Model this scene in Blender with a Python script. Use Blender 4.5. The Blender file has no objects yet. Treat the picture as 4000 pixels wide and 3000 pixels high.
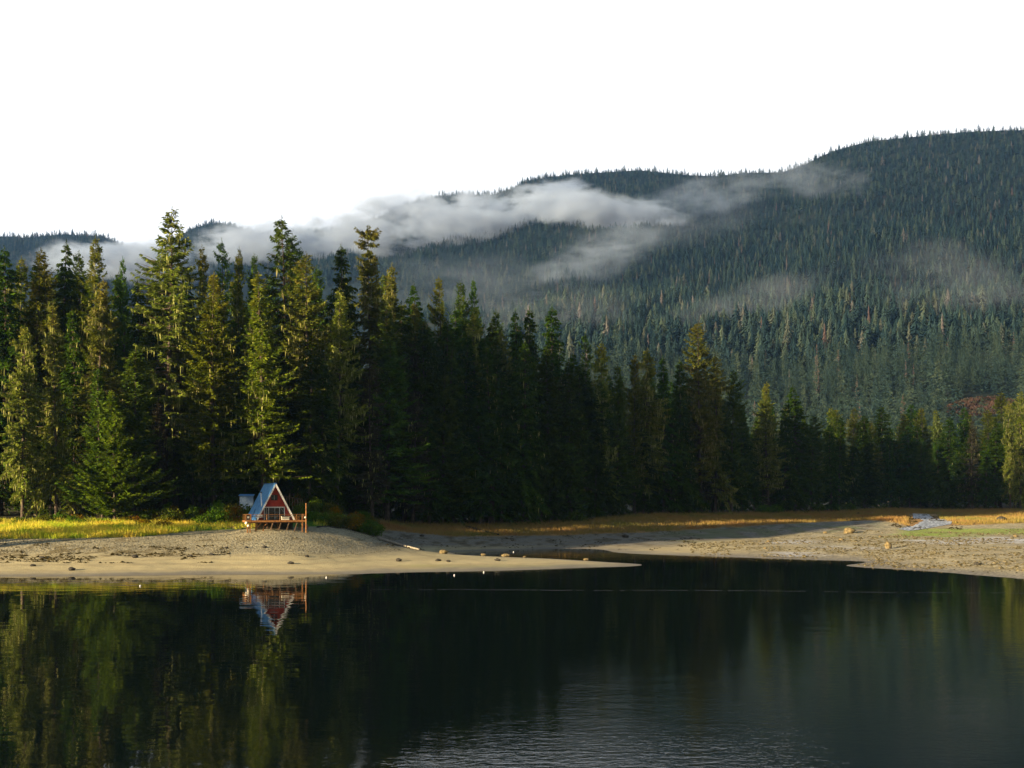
import bpy, math, random
import numpy as np
from mathutils import Vector, Matrix
random.seed(7)
RNG = np.random.default_rng(11)
scene = bpy.context.scene
COL = scene.collection

# ------------------------------------------------------------------ view geometry (metres; camera over the water looking +Y)
F, HX, HY, CH = 4400.0, 2000.0, 1945.0, 9.3
def at(px, py, D):
    return Vector(((px-HX)/F*D, D, CH+(HY-py)/F*D))

# ------------------------------------------------------------------ helpers
def tag(o, label=None, cat=None, group=None, kind=None):
    if label: o['label'] = label
    if cat: o['category'] = cat
    if group: o['group'] = group
    if kind: o['kind'] = kind
    return o
def link(o, parent=None):
    COL.objects.link(o)
    if parent is not None: o.parent = parent
    return o
def empty(name, loc=(0,0,0), rz=0.0, parent=None):
    o = bpy.data.objects.new(name, None); o.empty_display_size = 0.5
    o.location = loc; o.rotation_euler = (0,0,rz)
    return link(o, parent)
def mesh_np(name, V, Fc, mat=None, smooth=False, attr=None):
    V = np.asarray(V, dtype=np.float32).reshape(-1,3); Fc = np.asarray(Fc, dtype=np.int32)
    n, k = Fc.shape
    me = bpy.data.meshes.new(name)
    me.vertices.add(len(V)); me.vertices.foreach_set('co', V.ravel())
    me.loops.add(n*k); me.loops.foreach_set('vertex_index', Fc.ravel())
    me.polygons.add(n); me.polygons.foreach_set('loop_start', np.arange(0,n*k,k,dtype=np.int32))
    if smooth: me.polygons.foreach_set('use_smooth', np.ones(n,dtype=bool))
    if attr:
        for an, (typ, arr) in attr.items():
            a = me.attributes.new(an, typ, 'POINT')
            if typ == 'FLOAT': a.data.foreach_set('value', np.asarray(arr,dtype=np.float32))
            else: a.data.foreach_set('color', np.asarray(arr,dtype=np.float32).ravel())
    me.update(calc_edges=True)
    if mat: me.materials.append(mat)
    return me
def obj(name, me, parent=None, loc=None):
    o = bpy.data.objects.new(name, me)
    if loc is not None: o.location = loc
    return link(o, parent)

class MB:
    """collects boxes, bars, tubes and prisms into one mesh"""
    def __init__(s): s.v=[]; s.f=[]
    def add(s, vs, fs):
        b=len(s.v); s.v += [tuple(v) for v in vs]; s.f += [tuple(i+b for i in f) for f in fs]
    def box(s, x0,x1,y0,y1,z0,z1):
        s.add([(x0,y0,z0),(x1,y0,z0),(x1,y1,z0),(x0,y1,z0),(x0,y0,z1),(x1,y0,z1),(x1,y1,z1),(x0,y1,z1)],
              [(0,3,2,1),(4,5,6,7),(0,1,5,4),(1,2,6,5),(2,3,7,6),(3,0,4,7)]); return s
    def bar(s, a, b, w, h=None):
        a=Vector(a); b=Vector(b); h=h or w; d=(b-a).normalized()
        up=Vector((0,0,1)) if abs(d.z)<0.95 else Vector((0,1,0))
        sx=d.cross(up).normalized()*w/2; sz=sx.cross(d).normalized()*h/2
        s.add([a-sx-sz,a+sx-sz,a+sx+sz,a-sx+sz,b-sx-sz,b+sx-sz,b+sx+sz,b-sx+sz],
              [(0,1,2,3),(7,6,5,4),(0,4,5,1),(1,5,6,2),(2,6,7,3),(3,7,4,0)]); return s
    def tube(s, pts, rs, n=8, cap=True):
        pts=[Vector(p) for p in pts]; b=len(s.v); m=len(pts)
        for i,p in enumerate(pts):
            d=(pts[min(i+1,m-1)]-pts[max(i-1,0)]).normalized()
            up=Vector((0,1,0)) if abs(d.z)>0.8 else Vector((0,0,1))
            u=d.cross(up).normalized(); w=u.cross(d)
            for k in range(n):
                a=2*math.pi*k/n; s.v.append(tuple(p+(u*math.cos(a)+w*math.sin(a))*rs[i]))
        for i in range(m-1):
            for k in range(n):
                s.f.append((b+i*n+k, b+i*n+(k+1)%n, b+(i+1)*n+(k+1)%n, b+(i+1)*n+k))
        if cap:
            s.f.append(tuple(b+k for k in range(n))[::-1]); s.f.append(tuple(b+(m-1)*n+k for k in range(n)))
        return s
    def build(s, name, mat, parent=None, bevel=0, smooth=False):
        me=bpy.data.meshes.new(name); me.from_pydata(s.v,[],s.f); me.materials.append(mat); me.update()
        if smooth: me.polygons.foreach_set('use_smooth',[True]*len(me.polygons))
        o=obj(name, me, parent)
        if bevel:
            m=o.modifiers.new('bevel','BEVEL'); m.width=bevel; m.segments=2; m.limit_method='ANGLE'
        return o

# ------------------------------------------------------------------ materials
def new_mat(name):
    m=bpy.data.materials.new(name); m.use_nodes=True; nt=m.node_tree; nt.nodes.clear()
    out=nt.nodes.new('ShaderNodeOutputMaterial'); return m, nt, out
def N(nt, t, **kw):
    n=nt.nodes.new(t)
    for k,v in kw.items():
        if k.startswith('i_'): n.inputs[k[2:].replace('_',' ')].default_value=v
        else: setattr(n,k,v)
    return n
def ramp(nt, stops, interp='LINEAR'):
    r=nt.nodes.new('ShaderNodeValToRGB'); r.color_ramp.interpolation=interp; e=r.color_ramp.elements
    while len(e)<len(stops): e.new(0.5)
    for i,(p,c) in enumerate(stops): e[i].position=p; e[i].color=(*c,1)
    return r
def mixc(nt, fac, a, b, mode='MIX'):
    m=nt.nodes.new('ShaderNodeMix'); m.data_type='RGBA'; m.blend_type=mode
    for s,v in ((0,fac),(6,a),(7,b)):
        if isinstance(v,(int,float)): m.inputs[s].default_value=v
        elif isinstance(v,tuple): m.inputs[s].default_value=(*v,1) if len(v)==3 else v
        else: nt.links.new(v,m.inputs[s])
    return m.outputs[2]
def math_n(nt, op, a, b=None, clamp=False):
    m=nt.nodes.new('ShaderNodeMath'); m.operation=op; m.use_clamp=clamp
    for i,v in enumerate((a,b)):
        if v is None: continue
        if isinstance(v,(int,float)): m.inputs[i].default_value=v
        else: nt.links.new(v,m.inputs[i])
    return m.outputs[0]
def principled(nt, out, col=None, rough=0.7, spec=0.3, bump=None, metallic=0):
    p=nt.nodes.new('ShaderNodeBsdfPrincipled')
    if isinstance(col,tuple): p.inputs['Base Color'].default_value=(*col,1)
    elif col is not None: nt.links.new(col,p.inputs['Base Color'])
    if isinstance(rough,(int,float)): p.inputs['Roughness'].default_value=rough
    else: nt.links.new(rough,p.inputs['Roughness'])
    p.inputs['Specular IOR Level'].default_value=spec; p.inputs['Metallic'].default_value=metallic
    if bump is not None: nt.links.new(bump,p.inputs['Normal'])
    nt.links.new(p.outputs[0],out.inputs[0]); return p
def noise(nt, scale, detail=4, vec=None, rough=0.55):
    n=nt.nodes.new('ShaderNodeTexNoise'); n.inputs['Scale'].default_value=scale
    n.inputs['Detail'].default_value=detail; n.inputs['Roughness'].default_value=rough
    if vec is not None: nt.links.new(vec,n.inputs['Vector'])
    return n.outputs[0]
def geo_pos(nt): return nt.nodes.new('ShaderNodeNewGeometry').outputs['Position']
def bumpn(nt, h, strength=0.5, dist=0.05):
    b=nt.nodes.new('ShaderNodeBump'); b.inputs['Strength'].default_value=strength; b.inputs['Distance'].default_value=dist
    nt.links.new(h,b.inputs['Height']); return b.outputs[0]

def foliage_mat(name, dark, mid, light, brown=None, brown_from=0.7, transl=0.25):
    m,nt,out=new_mat(name)
    pos=geo_pos(nt); oi=nt.nodes.new('ShaderNodeObjectInfo')
    n1=noise(nt,0.55,3,pos); n2=noise(nt,3.5,2,pos)
    f=math_n(nt,'ADD',math_n(nt,'MULTIPLY',n1,0.6),math_n(nt,'MULTIPLY',n2,0.4))
    r=ramp(nt,[(0.36,dark),(0.5,mid),(0.66,light)]); nt.links.new(f,r.inputs[0])
    c=r.outputs[0]
    if brown:
        tc=nt.nodes.new('ShaderNodeTexCoord'); sp=nt.nodes.new('ShaderNodeSeparateXYZ'); nt.links.new(tc.outputs['Generated'],sp.inputs[0])
        mr=nt.nodes.new('ShaderNodeMapRange'); mr.inputs[1].default_value=brown_from; mr.inputs[2].default_value=min(1,brown_from+0.25)
        nt.links.new(math_n(nt,'ADD',sp.outputs[2],math_n(nt,'MULTIPLY',math_n(nt,'SUBTRACT',n1,0.5),0.8)),mr.inputs[0])
        c=mixc(nt,math_n(nt,'MULTIPLY',mr.outputs[0],0.5),c,brown)
    hs=nt.nodes.new('ShaderNodeHueSaturation')
    nt.links.new(math_n(nt,'ADD',math_n(nt,'MULTIPLY',oi.outputs['Random'],0.035),0.490),hs.inputs['Hue'])
    nt.links.new(math_n(nt,'ADD',math_n(nt,'MULTIPLY',oi.outputs['Random'],0.55),0.90),hs.inputs['Value'])
    nt.links.new(c,hs.inputs['Color']); hs.inputs['Saturation'].default_value=1.12
    d=nt.nodes.new('ShaderNodeBsdfDiffuse'); nt.links.new(hs.outputs[0],d.inputs[0])
    t=nt.nodes.new('ShaderNodeBsdfTranslucent'); nt.links.new(hs.outputs[0],t.inputs[0])
    mx=nt.nodes.new('ShaderNodeMixShader'); mx.inputs[0].default_value=transl
    nt.links.new(d.outputs[0],mx.inputs[1]); nt.links.new(t.outputs[0],mx.inputs[2]); nt.links.new(mx.outputs[0],out.inputs[0])
    return m
def simple_mat(name, a, b, scale=4, rough=0.8, spec=0.2, bstr=0.3, bdist=0.03, stretch=None, metallic=0):
    m,nt,out=new_mat(name)
    tc=nt.nodes.new('ShaderNodeTexCoord'); v=tc.outputs['Object']
    if stretch:
        mp=nt.nodes.new('ShaderNodeMapping'); mp.inputs['Scale'].default_value=stretch; nt.links.new(v,mp.inputs[0]); v=mp.outputs[0]
    n=noise(nt,scale,5,v); r=ramp(nt,[(0.35,a),(0.68,b)]); nt.links.new(n,r.inputs[0])
    principled(nt,out,r.outputs[0],rough,spec,bumpn(nt,n,bstr,bdist),metallic); return m

M={}
M['spruce']=foliage_mat('spruce_needles',(.040,.058,.010),(.105,.122,.020),(.205,.198,.036),(.21,.165,.04),0.80)
M['spruce_plain']=foliage_mat('spruce_needles_green',(.028,.054,.012),(.070,.105,.020),(.14,.175,.034))
M['mossy']=foliage_mat('spruce_needles_olive',(.055,.068,.014),(.130,.142,.030),(.23,.225,.055),(.22,.175,.05),0.86)
M['hemlock']=foliage_mat('hemlock_needles',(.018,.034,.008),(.042,.066,.011),(.085,.110,.020))
M['young']=foliage_mat('young_spruce_needles',(.045,.088,.013),(.10,.155,.024),(.18,.225,.042))
M['grey']=foliage_mat('thin_grey_needles',(.040,.034,.020),(.062,.054,.032),(.095,.080,.048))
M['moss']=foliage_mat('hanging_lichen',(.16,.15,.055),(.27,.25,.10),(.42,.37,.17),transl=0.35)
M['bark']=simple_mat('bark',(.035,.025,.018),(.13,.095,.07),2.5,0.9,0.1,0.6,0.08,(3,3,.5))
M['shrub_green']=foliage_mat('shrub_leaves_green',(.030,.060,.010),(.065,.105,.016),(.13,.16,.03))
M['shrub_rust']=foliage_mat('shrub_leaves_rust',(.05,.06,.012),(.12,.075,.015),(.26,.10,.02))
M['shrub_olive']=foliage_mat('shrub_leaves_olive',(.030,.048,.010),(.07,.075,.014),(.15,.12,.03))
M['shrub_lime']=foliage_mat('shrub_leaves_lime',(.06,.14,.012),(.10,.22,.015),(.18,.32,.03))

# ------------------------------------------------------------------ ground: heights through measured points
PTS=[]
def cp(px,py,h): PTS.append((px, F*(CH-h)/(py-HY), h))
def cd(px,D,h): PTS.append((px,D,h))
for px,py in ((-400,2262),(0,2252),(500,2248),(1100,2243),(1600,2236),(2000,2228),(2300,2216),(2495,2203)): cp(px,py,0)
for px in (-400,400,1100,1800,2600,3300,4000,4700): cd(px,95,-2.2); cd(px,50,-4)
for px,D,h in ((-1000,122,0),(-1600,100,0),(-2400,80,0),(-1000,150,3.6),(-1550,138,8),(-2300,124,10),(-3000,112,10),(-1900,155,10),(-1500,180,9),(-1600,205,9.5),(-1500,230,10),(-1500,420,25),
               (-600,135,0.3),(-600,165,3.0),(-600,185,5.0),(-600,225,7),(-600,270,10),(-600,420,24)): cd(px,D,h)
for px in (0,450):
    cp(px,2205,0.85); cp(px,2165,1.7); cp(px,2135,2.45); cp(px,2105,3.25); cp(px,2062,4.5); cp(px,2035,5.3)
    cd(px,235,8); cd(px,300,13); cd(px,450,26)
cp(850,2205,0.75); cp(850,2165,1.7); cp(850,2110,3.05); cp(850,2072,4.1); cp(850,2038,5.1)
cp(1070,2205,0.75); cp(1070,2165,1.7); cp(1070,2100,3.4); cp(1070,2067,4.42); cd(1070,190,4.7); cd(1000,206,5.8); cd(1070,224,8.0); cd(1070,300,13); cd(1070,450,26)
cp(1300,2205,0.7); cp(1300,2150,1.8); cp(1300,2100,3.1); cp(1300,2064,4.3); cd(1300,206,5.6); cd(1300,228,7.5)
cp(1500,2195,0.65); cp(1500,2150,1.15); cp(1500,2115,1.9); cp(1500,2073,3.3)
cp(1750,2195,0.6); cd(1750,172,0.62); cd(2000,163,0.55); cp(2200,2195,0.4); cp(2350,2200,0.25)
cd(1900,186,-0.25); cd(2100,182,-0.3); cd(2250,190,-0.3); cd(2400,176,-0.35); cd(2600,168,-0.7)
cd(1750,187,0.1); cp(1800,2154,0.0); cp(1950,2149,0.0); cp(2150,2143,0.0)
cp(2250,2141,0.05); cp(2400,2157,0.0); cp(2600,2168,0); cp(2900,2178,0); cp(3200,2188,0); cp(3380,2194,0.0)
cp(3300,2209,0); cp(3600,2229,0); cp(4000,2262,0); cp(4500,2300,0); cd(3330,160,-0.03)
cp(2600,2140,0.45); cp(2900,2135,0.75); cp(3300,2160,0.5); cp(3600,2170,0.75); cp(4000,2200,0.8); cp(3700,2200,0.5); cp(4500,2220,1.0)
cp(3300,2105,1.3); cp(3300,2078,1.95); cp(3700,2110,1.5); cp(3700,2072,2.3); cp(4000,2120,1.7); cp(4000,2062,2.9); cp(4500,2100,2.2)
cp(1800,2118,1.2); cp(1800,2098,2.0); cp(2200,2118,0.75); cp(2200,2093,1.6); cp(2600,2108,0.95); cp(2600,2077,2.1)
cp(2900,2095,1.05); cp(2900,2060,2.6); cp(3250,2039,3.3); cp(3500,2040,3.0); cp(3600,2020,3.6); cp(3450,2025,4.2); cp(3850,2032,4.0)
for px,py,h in ((1550,2053,3.75),(1800,2052,3.4),(2000,2050,3.35),(2250,2036,3.9),(2500,2013,4.9),(2900,2005,5.0),(3300,1996,5.1),(3500,1986,5.4),(4000,1990,5.3),(4500,1992,5.3)):
    cp(px,py,h); cd(px,F*(CH-h)/(py-HY)+60,h+2)
for px in (2000,2500,3000,3500,4000,4700): cd(px,520,8+max(0,(3000-px)/150))
P=np.array(PTS); PU=np.stack([P[:,0]/400, 11*np.log(P[:,1])],1)
def tps(r2): return np.where(r2>1e-12, 0.5*r2*np.log(np.maximum(r2,1e-12)), 0)
n=len(P); K=tps(((PU[:,None]-PU[None])**2).sum(-1))+np.eye(n)*0.02
Q=np.concatenate([np.ones((n,1)),PU],1); A=np.block([[K,Q],[Q.T,np.zeros((3,3))]])
SOL=np.linalg.solve(A,np.concatenate([P[:,2],np.zeros(3)]))
def near_h(px,D):
    px=np.asarray(px,float); D=np.asarray(D,float); sh=px.shape
    u=np.stack([px.ravel()/400, 11*np.log(D.ravel())],1); res=np.empty(len(u))
    for i in range(0,len(u),20000):
        uu=u[i:i+20000]; res[i:i+20000]=tps(((uu[:,None]-PU[None])**2).sum(-1))@SOL[:n]+SOL[n]+uu@SOL[n+1:]
    return np.clip(res,-5,40).reshape(sh)
# smooth value noise
def vnoise(x,y,seed=0):
    xi=np.floor(x).astype(np.int64); yi=np.floor(y).astype(np.int64); xf=x-xi; yf=y-yi
    def hsh(a,b):
        h=(a*374761393+b*668265263+seed*974634777)&0xffffffff; h=((h^(h>>13))*1274126177)&0xffffffff
        return ((h^(h>>16))&0xffff)/65535.0
    u=xf*xf*(3-2*xf); v=yf*yf*(3-2*yf)
    return (hsh(xi,yi)*(1-u)+hsh(xi+1,yi)*u)*(1-v)+(hsh(xi,yi+1)*(1-u)+hsh(xi+1,yi+1)*u)*v
def fbm(x,y,seed=0,o=4):
    r=0;a=0.5
    for i in range(o): r=r+a*vnoise(x*2**i,y*2**i,seed+i); a/=2
    return r
def ground_h(px,D):
    h=near_h(px,D); x=(np.asarray(px)-HX)/F*D; y=np.asarray(D,float)
    amp=np.clip((h+0.1)*0.35,0,0.32)
    return h+amp*(fbm(x*0.14,y*0.14,3)-0.47)+np.clip(h,0,0.12)*(fbm(x*0.9,y*0.9,9,3)-0.45)
def gz(x,y):
    D=max(float(y),5.0); return float(ground_h(np.array([HX+F*x/D]),np.array([D]))[0])
def hit(px,py):
    """where the sight line through a photo point meets the ground"""
    Ds=np.exp(np.linspace(math.log(60),math.log(470),900)); zr=CH+(HY-py)/F*Ds
    h=np.maximum(ground_h(np.full_like(Ds,px),Ds),0.0 if py>2130 else -9)
    k=np.argmax(h>=zr); D=Ds[k] if (h>=zr).any() else 300.0
    return Vector(((px-HX)/F*D,D,float(h[k])))
def proj(x,y,z): return HX+F*x/y, HY-F*(z-CH)/y

# ground colours by place
def poly_interp(px,pts):
    a=np.array(pts,float); return np.interp(px,a[:,0],a[:,1])
MEADOW=[(1380,2050),(1500,2072),(1770,2097),(2180,2092),(2600,2076),(2871,2060),(3188,2040),(3400,2034),(3490,2040),(3570,2062),(3700,2055),(4000,2044),(4600,2040)]
GRASS=[(-900,2118),(0,2106),(300,2104),(560,2098),(640,2088),(720,2078),(860,2070),(1000,2066),(1200,2058),(1300,2055),(1420,2052)]
def sstep(a,b,x): t=np.clip((x-a)/(b-a),0,1); return t*t*(3-2*t)
def build_ground():
    pxs=np.linspace(-3200,6400,560); lD=np.concatenate([np.linspace(math.log(18),math.log(125),30)[:-1],np.linspace(math.log(125),math.log(300),330)[:-1],np.linspace(math.log(300),math.log(540),60)])
    PX,LD=np.meshgrid(pxs,lD); D=np.exp(LD); h=ground_h(PX,D); X=(PX-HX)/F*D
    PY=HY-F*(h-CH)/D
    V=np.stack([X,D,h],-1).reshape(-1,3); R,C=PX.shape
    idx=np.arange(R*C).reshape(R,C); Fc=np.stack([idx[:-1,:-1],idx[:-1,1:],idx[1:,1:],idx[1:,:-1]],-1).reshape(-1,4)
    nz=fbm(X*0.25,D*0.25,21); nz2=fbm(X*0.05,D*0.05,31); ns=fbm(X*0.8,D*0.35,41,3)
    sand=np.array([.42,.345,.185]); gravel=np.array([.29,.25,.155]); weed=np.array([.13,.095,.035]); mud=np.array([.17,.155,.125])
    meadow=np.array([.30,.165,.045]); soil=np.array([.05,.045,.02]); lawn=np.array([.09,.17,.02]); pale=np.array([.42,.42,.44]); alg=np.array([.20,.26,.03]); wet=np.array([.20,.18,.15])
    c=np.broadcast_to(sand,(R,C,3)).copy()
    def mx(w,col):
        nonlocal c; c=c*(1-w[...,None])+col*w[...,None]
    jit=(nz-0.47)*40
    left=1-sstep(1450,1750,PX)
    mx(left*(1-sstep(2150,2180,PY+jit)),gravel)
    mx(left*(1-sstep(500,900,PX+jit*8))*sstep(2125,2140,PY+jit*0.6)*(1-sstep(2165,2185,PY+jit*0.6))*sstep(.42,.5,ns)*0.85,weed)
    mx(left*sstep(2085,2100,PY)*(1-sstep(2110,2125,PY))*sstep(.5,.58,ns)*0.6,weed)
    right=sstep(2700,3050,PX)
    mx(right*0.75,gravel); mx(right*sstep(.47,.56,ns)*.55,np.array([.15,.12,.045])); mx(right*sstep(.52,.62,nz)*.3,np.array([.24,.22,.18]))
    flat=sstep(1400,1560,PX)*(1-sstep(2139,2150,PY+jit*0.3))*(1-sstep(3250,3450,PX)); fb=(1-sstep(2125,2146,PY))*sstep(1400,1560,PX)*(1-sstep(2560,2750,PX))
    fb2=sstep(2500,2700,PX)*(1-sstep(3350,3500,PX))*(1-sstep(-8,8,PY-poly_interp(PX,[(2500,2128),(2800,2112),(3100,2086),(3400,2070)])))
    mx(np.clip(fb+fb2,0,1),mud)
    mx(np.clip(fb+fb2,0,1)*sstep(.5,.56,ns)*0.8,weed*0.5)
    mx(fb2*sstep(.42,.5,nz)*0.7,np.array([.10,.12,.04]))
    # sky sheen on wet silt, painted in as pale ground colour
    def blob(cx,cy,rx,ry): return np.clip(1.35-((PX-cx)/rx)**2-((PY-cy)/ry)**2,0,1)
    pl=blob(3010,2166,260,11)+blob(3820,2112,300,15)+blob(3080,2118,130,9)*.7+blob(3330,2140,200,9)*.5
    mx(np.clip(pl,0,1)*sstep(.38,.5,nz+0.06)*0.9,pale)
    mx(blob(3640,2095,200,13)*sstep(.38,.46,nz),alg); mx(sstep(3480,3560,PX)*sstep(2062,2068,PY)*(1-sstep(2082,2092,PY))*0.85,alg)
    mx(sstep(1500,1650,PX)*(1-sstep(2300,2450,PX))*sstep(2203,2208,PY)*(1-sstep(2214,2222,PY))*0.35,np.array([.22,.24,.05]))
    tide=np.sin(h*15+nz*5)*0.5+0.5; mx(sstep(.55,.9,tide)*(1-sstep(1.6,2.4,h))*0.30,np.array([.22,.17,.09])); mx((1-sstep(0.03,0.42,h+0.25*(nz-.47)))*.9,wet*.75)
    # vegetation
    md=poly_interp(PX,MEADOW)+jit*0.25; mdw=sstep(1370,1460,PX)*(1-sstep(-5,3,PY-md))
    mx(mdw,meadow*(0.55+0.9*nz[...,None])); mx(mdw*sstep(.5,.62,nz2)*0.5,np.array([.17,.15,.035]))
    gd=poly_interp(PX,GRASS)+jit*0.12; gw=(1-sstep(1370,1440,PX))*(1-sstep(-4,2,PY-gd))
    mx(gw,np.array([.17,.16,.035])); mx(gw*sstep(690,800,PX)*(1-sstep(2072,2080,PY)),lawn)
    # forest floor
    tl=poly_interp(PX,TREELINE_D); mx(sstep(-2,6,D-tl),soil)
    col=np.concatenate([np.clip(c,0,1),np.ones((R,C,1))],-1).reshape(-1,4)
    stony=np.clip(left*(1-sstep(2150,2180,PY+jit))+right+fb*0.6,0,1)
    return V,Fc,col,stony.ravel()
TL_OLD=[(-2400,135),(-1500,165),(-900,195),(-400,200),(0,207),(600,209),(850,212),(1000,213),(1250,216),(1450,205),(1550,195),(2000,197),(2250,226),(2500,288),(2900,315),(3300,362),(3500,415),(4000,390),(4600,385)]
TREELINE_D=[(-2400,145),(-1500,172),(-900,190),(-400,190),(0,190),(600,192),(850,198),(1000,205),(1250,213),(1450,220),(1550,229),(1800,244),(2000,251),(2250,262),(2500,289),(2900,315),(3300,362),(3500,415),(4000,390),(4600,385)]
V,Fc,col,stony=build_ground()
m,nt,out=new_mat('shore_ground')
va=nt.nodes.new('ShaderNodeVertexColor'); va.layer_name='tone'
sa=nt.nodes.new('ShaderNodeAttribute'); sa.attribute_name='stony'
pos=geo_pos(nt)
vo=nt.nodes.new('ShaderNodeTexVoronoi'); vo.inputs['Scale'].default_value=3.2; nt.links.new(pos,vo.inputs['Vector'])
n1=noise(nt,6,5,pos,0.7); n2=noise(nt,0.6,4,pos)
peb=nt.nodes.new('ShaderNodeMix'); peb.data_type='FLOAT'; peb.inputs[2].default_value=0.5; nt.links.new(vo.outputs['Color'],peb.inputs[3]); nt.links.new(sa.outputs['Fac'],peb.inputs[0])
v=math_n(nt,'ADD',math_n(nt,'MULTIPLY',peb.outputs[0],0.9),math_n(nt,'MULTIPLY',n1,0.7))
v=math_n(nt,'ADD',v,math_n(nt,'MULTIPLY',n2,0.35))
hs=nt.nodes.new('ShaderNodeHueSaturation'); nt.links.new(va.outputs[0],hs.inputs['Color']); nt.links.new(v,hs.inputs['Value'])
hgt=math_n(nt,'ADD',n1,math_n(nt,'MULTIPLY',math_n(nt,'MULTIPLY',vo.outputs['Distance'],sa.outputs['Fac']),-1.5))
principled(nt,out,hs.outputs[0],0.85,0.25,bumpn(nt,hgt,0.6,0.10))
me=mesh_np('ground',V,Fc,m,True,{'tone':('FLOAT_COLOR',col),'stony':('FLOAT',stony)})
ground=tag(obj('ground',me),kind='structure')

# ------------------------------------------------------------------ water
m,nt,out=new_mat('water_surface'); pos=geo_pos(nt)
def mapped(sc):
    mp=nt.nodes.new('ShaderNodeMapping'); mp.inputs['Scale'].default_value=sc; nt.links.new(pos,mp.inputs[0]); return mp.outputs[0]
patch=noise(nt,0.022,3,mapped((1,0.55,1))); pr=nt.nodes.new('ShaderNodeMapRange'); pr.inputs[1].default_value=0.42; pr.inputs[2].default_value=0.66; pr.inputs[3].default_value=0.16; pr.inputs[4].default_value=1.0
nt.links.new(patch,pr.inputs[0])
w1=noise(nt,2.6,3,mapped((0.6,1,1)),0.6); w2=noise(nt,0.45,2,mapped((0.6,1,1)))
sepw=nt.nodes.new('ShaderNodeSeparateXYZ'); nt.links.new(pos,sepw.inputs[0])
nearf=nt.nodes.new('ShaderNodeMapRange'); nearf.inputs[1].default_value=75; nearf.inputs[2].default_value=36; nearf.inputs[3].default_value=0.35; nearf.inputs[4].default_value=1.25
nt.links.new(sepw.outputs[1],nearf.inputs[0])
sidef=nt.nodes.new('ShaderNodeMapRange'); sidef.inputs[1].default_value=-14; sidef.inputs[2].default_value=-2; sidef.inputs[3].default_value=0.08; sidef.inputs[4].default_value=1.0; nt.links.new(sepw.outputs[0],sidef.inputs[0])
hw=math_n(nt,'ADD',math_n(nt,'MULTIPLY',math_n(nt,'MULTIPLY',math_n(nt,'MULTIPLY',w1,sidef.outputs[0]),pr.outputs[0]),nearf.outputs[0]),math_n(nt,'MULTIPLY',w2,0.5))
wd=nt.nodes.new('ShaderNodeVectorMath'); wd.operation='DISTANCE'; nt.links.new(mapped((1,.75,1)),wd.inputs[0]); wd.inputs[1].default_value=(2.5,29,0)
wp=nt.nodes.new('ShaderNodeMapRange'); wp.interpolation_type='SMOOTHSTEP'; wp.inputs[1].default_value=10; wp.inputs[2].default_value=0; wp.inputs[3].default_value=0; wp.inputs[4].default_value=.5; nt.links.new(wd.outputs['Value'],wp.inputs[0])
hw=math_n(nt,'ADD',hw,math_n(nt,'MULTIPLY',w1,wp.outputs[0]))
b=bumpn(nt,hw,1.0,0.030)
principled(nt,out,(.003,.006,.006),0.015,0.5,b).inputs['IOR'].default_value=1.33
me=mesh_np('water',[(-3300,-280,0),(3900,-280,0),(3900,470,0),(-3300,470,0)],[(0,1,2,3)],m)
tag(obj('water',me),kind='structure')

# ------------------------------------------------------------------ creek
creek_px=[(3559,2012),(3600,2011),(3640,2013),(3658,2022),(3675,2030),(3712,2040),(3740,2047),(3735,2052),(3690,2056),(3640,2059),(3579,2063),(3492,2067),(3500,2064),(3530,2060),(3570,2056),(3600,2050),(3585,2040),(3570,2028),(3562,2020)]
mw=MB(); cl=[]
left_b=[(3556,2012),(3566,2024),(3578,2036),(3596,2048),(3560,2057),(3495,2064)]
right_b=[(3640,2013),(3662,2024),(3690,2036),(3736,2046),(3728,2056),(3560,2067)]
def zat(px,py,h):
    D=F*(CH-h)/(py-HY); return ((px-HX)/F*D,D,h)
hh=[3.85,3.65,3.4,3.1,2.85,2.6]
V=[];Fc=[]
rows=[]
for (l,r,hc) in zip(left_b,right_b,hh):
    rows.append([zat(l[0]+(r[0]-l[0])*t,l[1]+(r[1]-l[1])*t,hc) for t in np.linspace(.08,.92,9)])
rows=np.array(rows); fine=[]
for i in range(len(rows)-1):
    for t in np.linspace(0,1,6)[:-1]: fine.append(rows[i]*(1-t)+rows[i+1]*t)
fine.append(rows[-1]); fine=np.array(fine); R,C=fine.shape[:2]
for i in range(R):
    for j in range(C):
        g=gz(fine[i,j,0],fine[i,j,1]); fine[i,j,2]=g+0.06
for i in range(R):
    fine[i,0,0]+=random.uniform(-.5,.5); fine[i,-1,0]+=random.uniform(-.5,.5)
idx=np.arange(R*C).reshape(R,C); Fc=np.stack([idx[:-1,:-1],idx[:-1,1:],idx[1:,1:],idx[1:,:-1]],-1).reshape(-1,4)
m,nt,out=new_mat('creek_water'); pos=geo_pos(nt); w=noise(nt,1.6,4,pos,0.7); r=ramp(nt,[(0.42,(.03,.035,.04)),(0.50,(.16,.18,.22)),(0.60,(.80,.82,.86))]); nt.links.new(w,r.inputs[0])
principled(nt,out,r.outputs[0],0.35,0.6,bumpn(nt,w,1.0,0.4))
tag(obj('creek',mesh_np('creek',fine.reshape(-1,3),Fc,m,True)),kind='structure')

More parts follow.
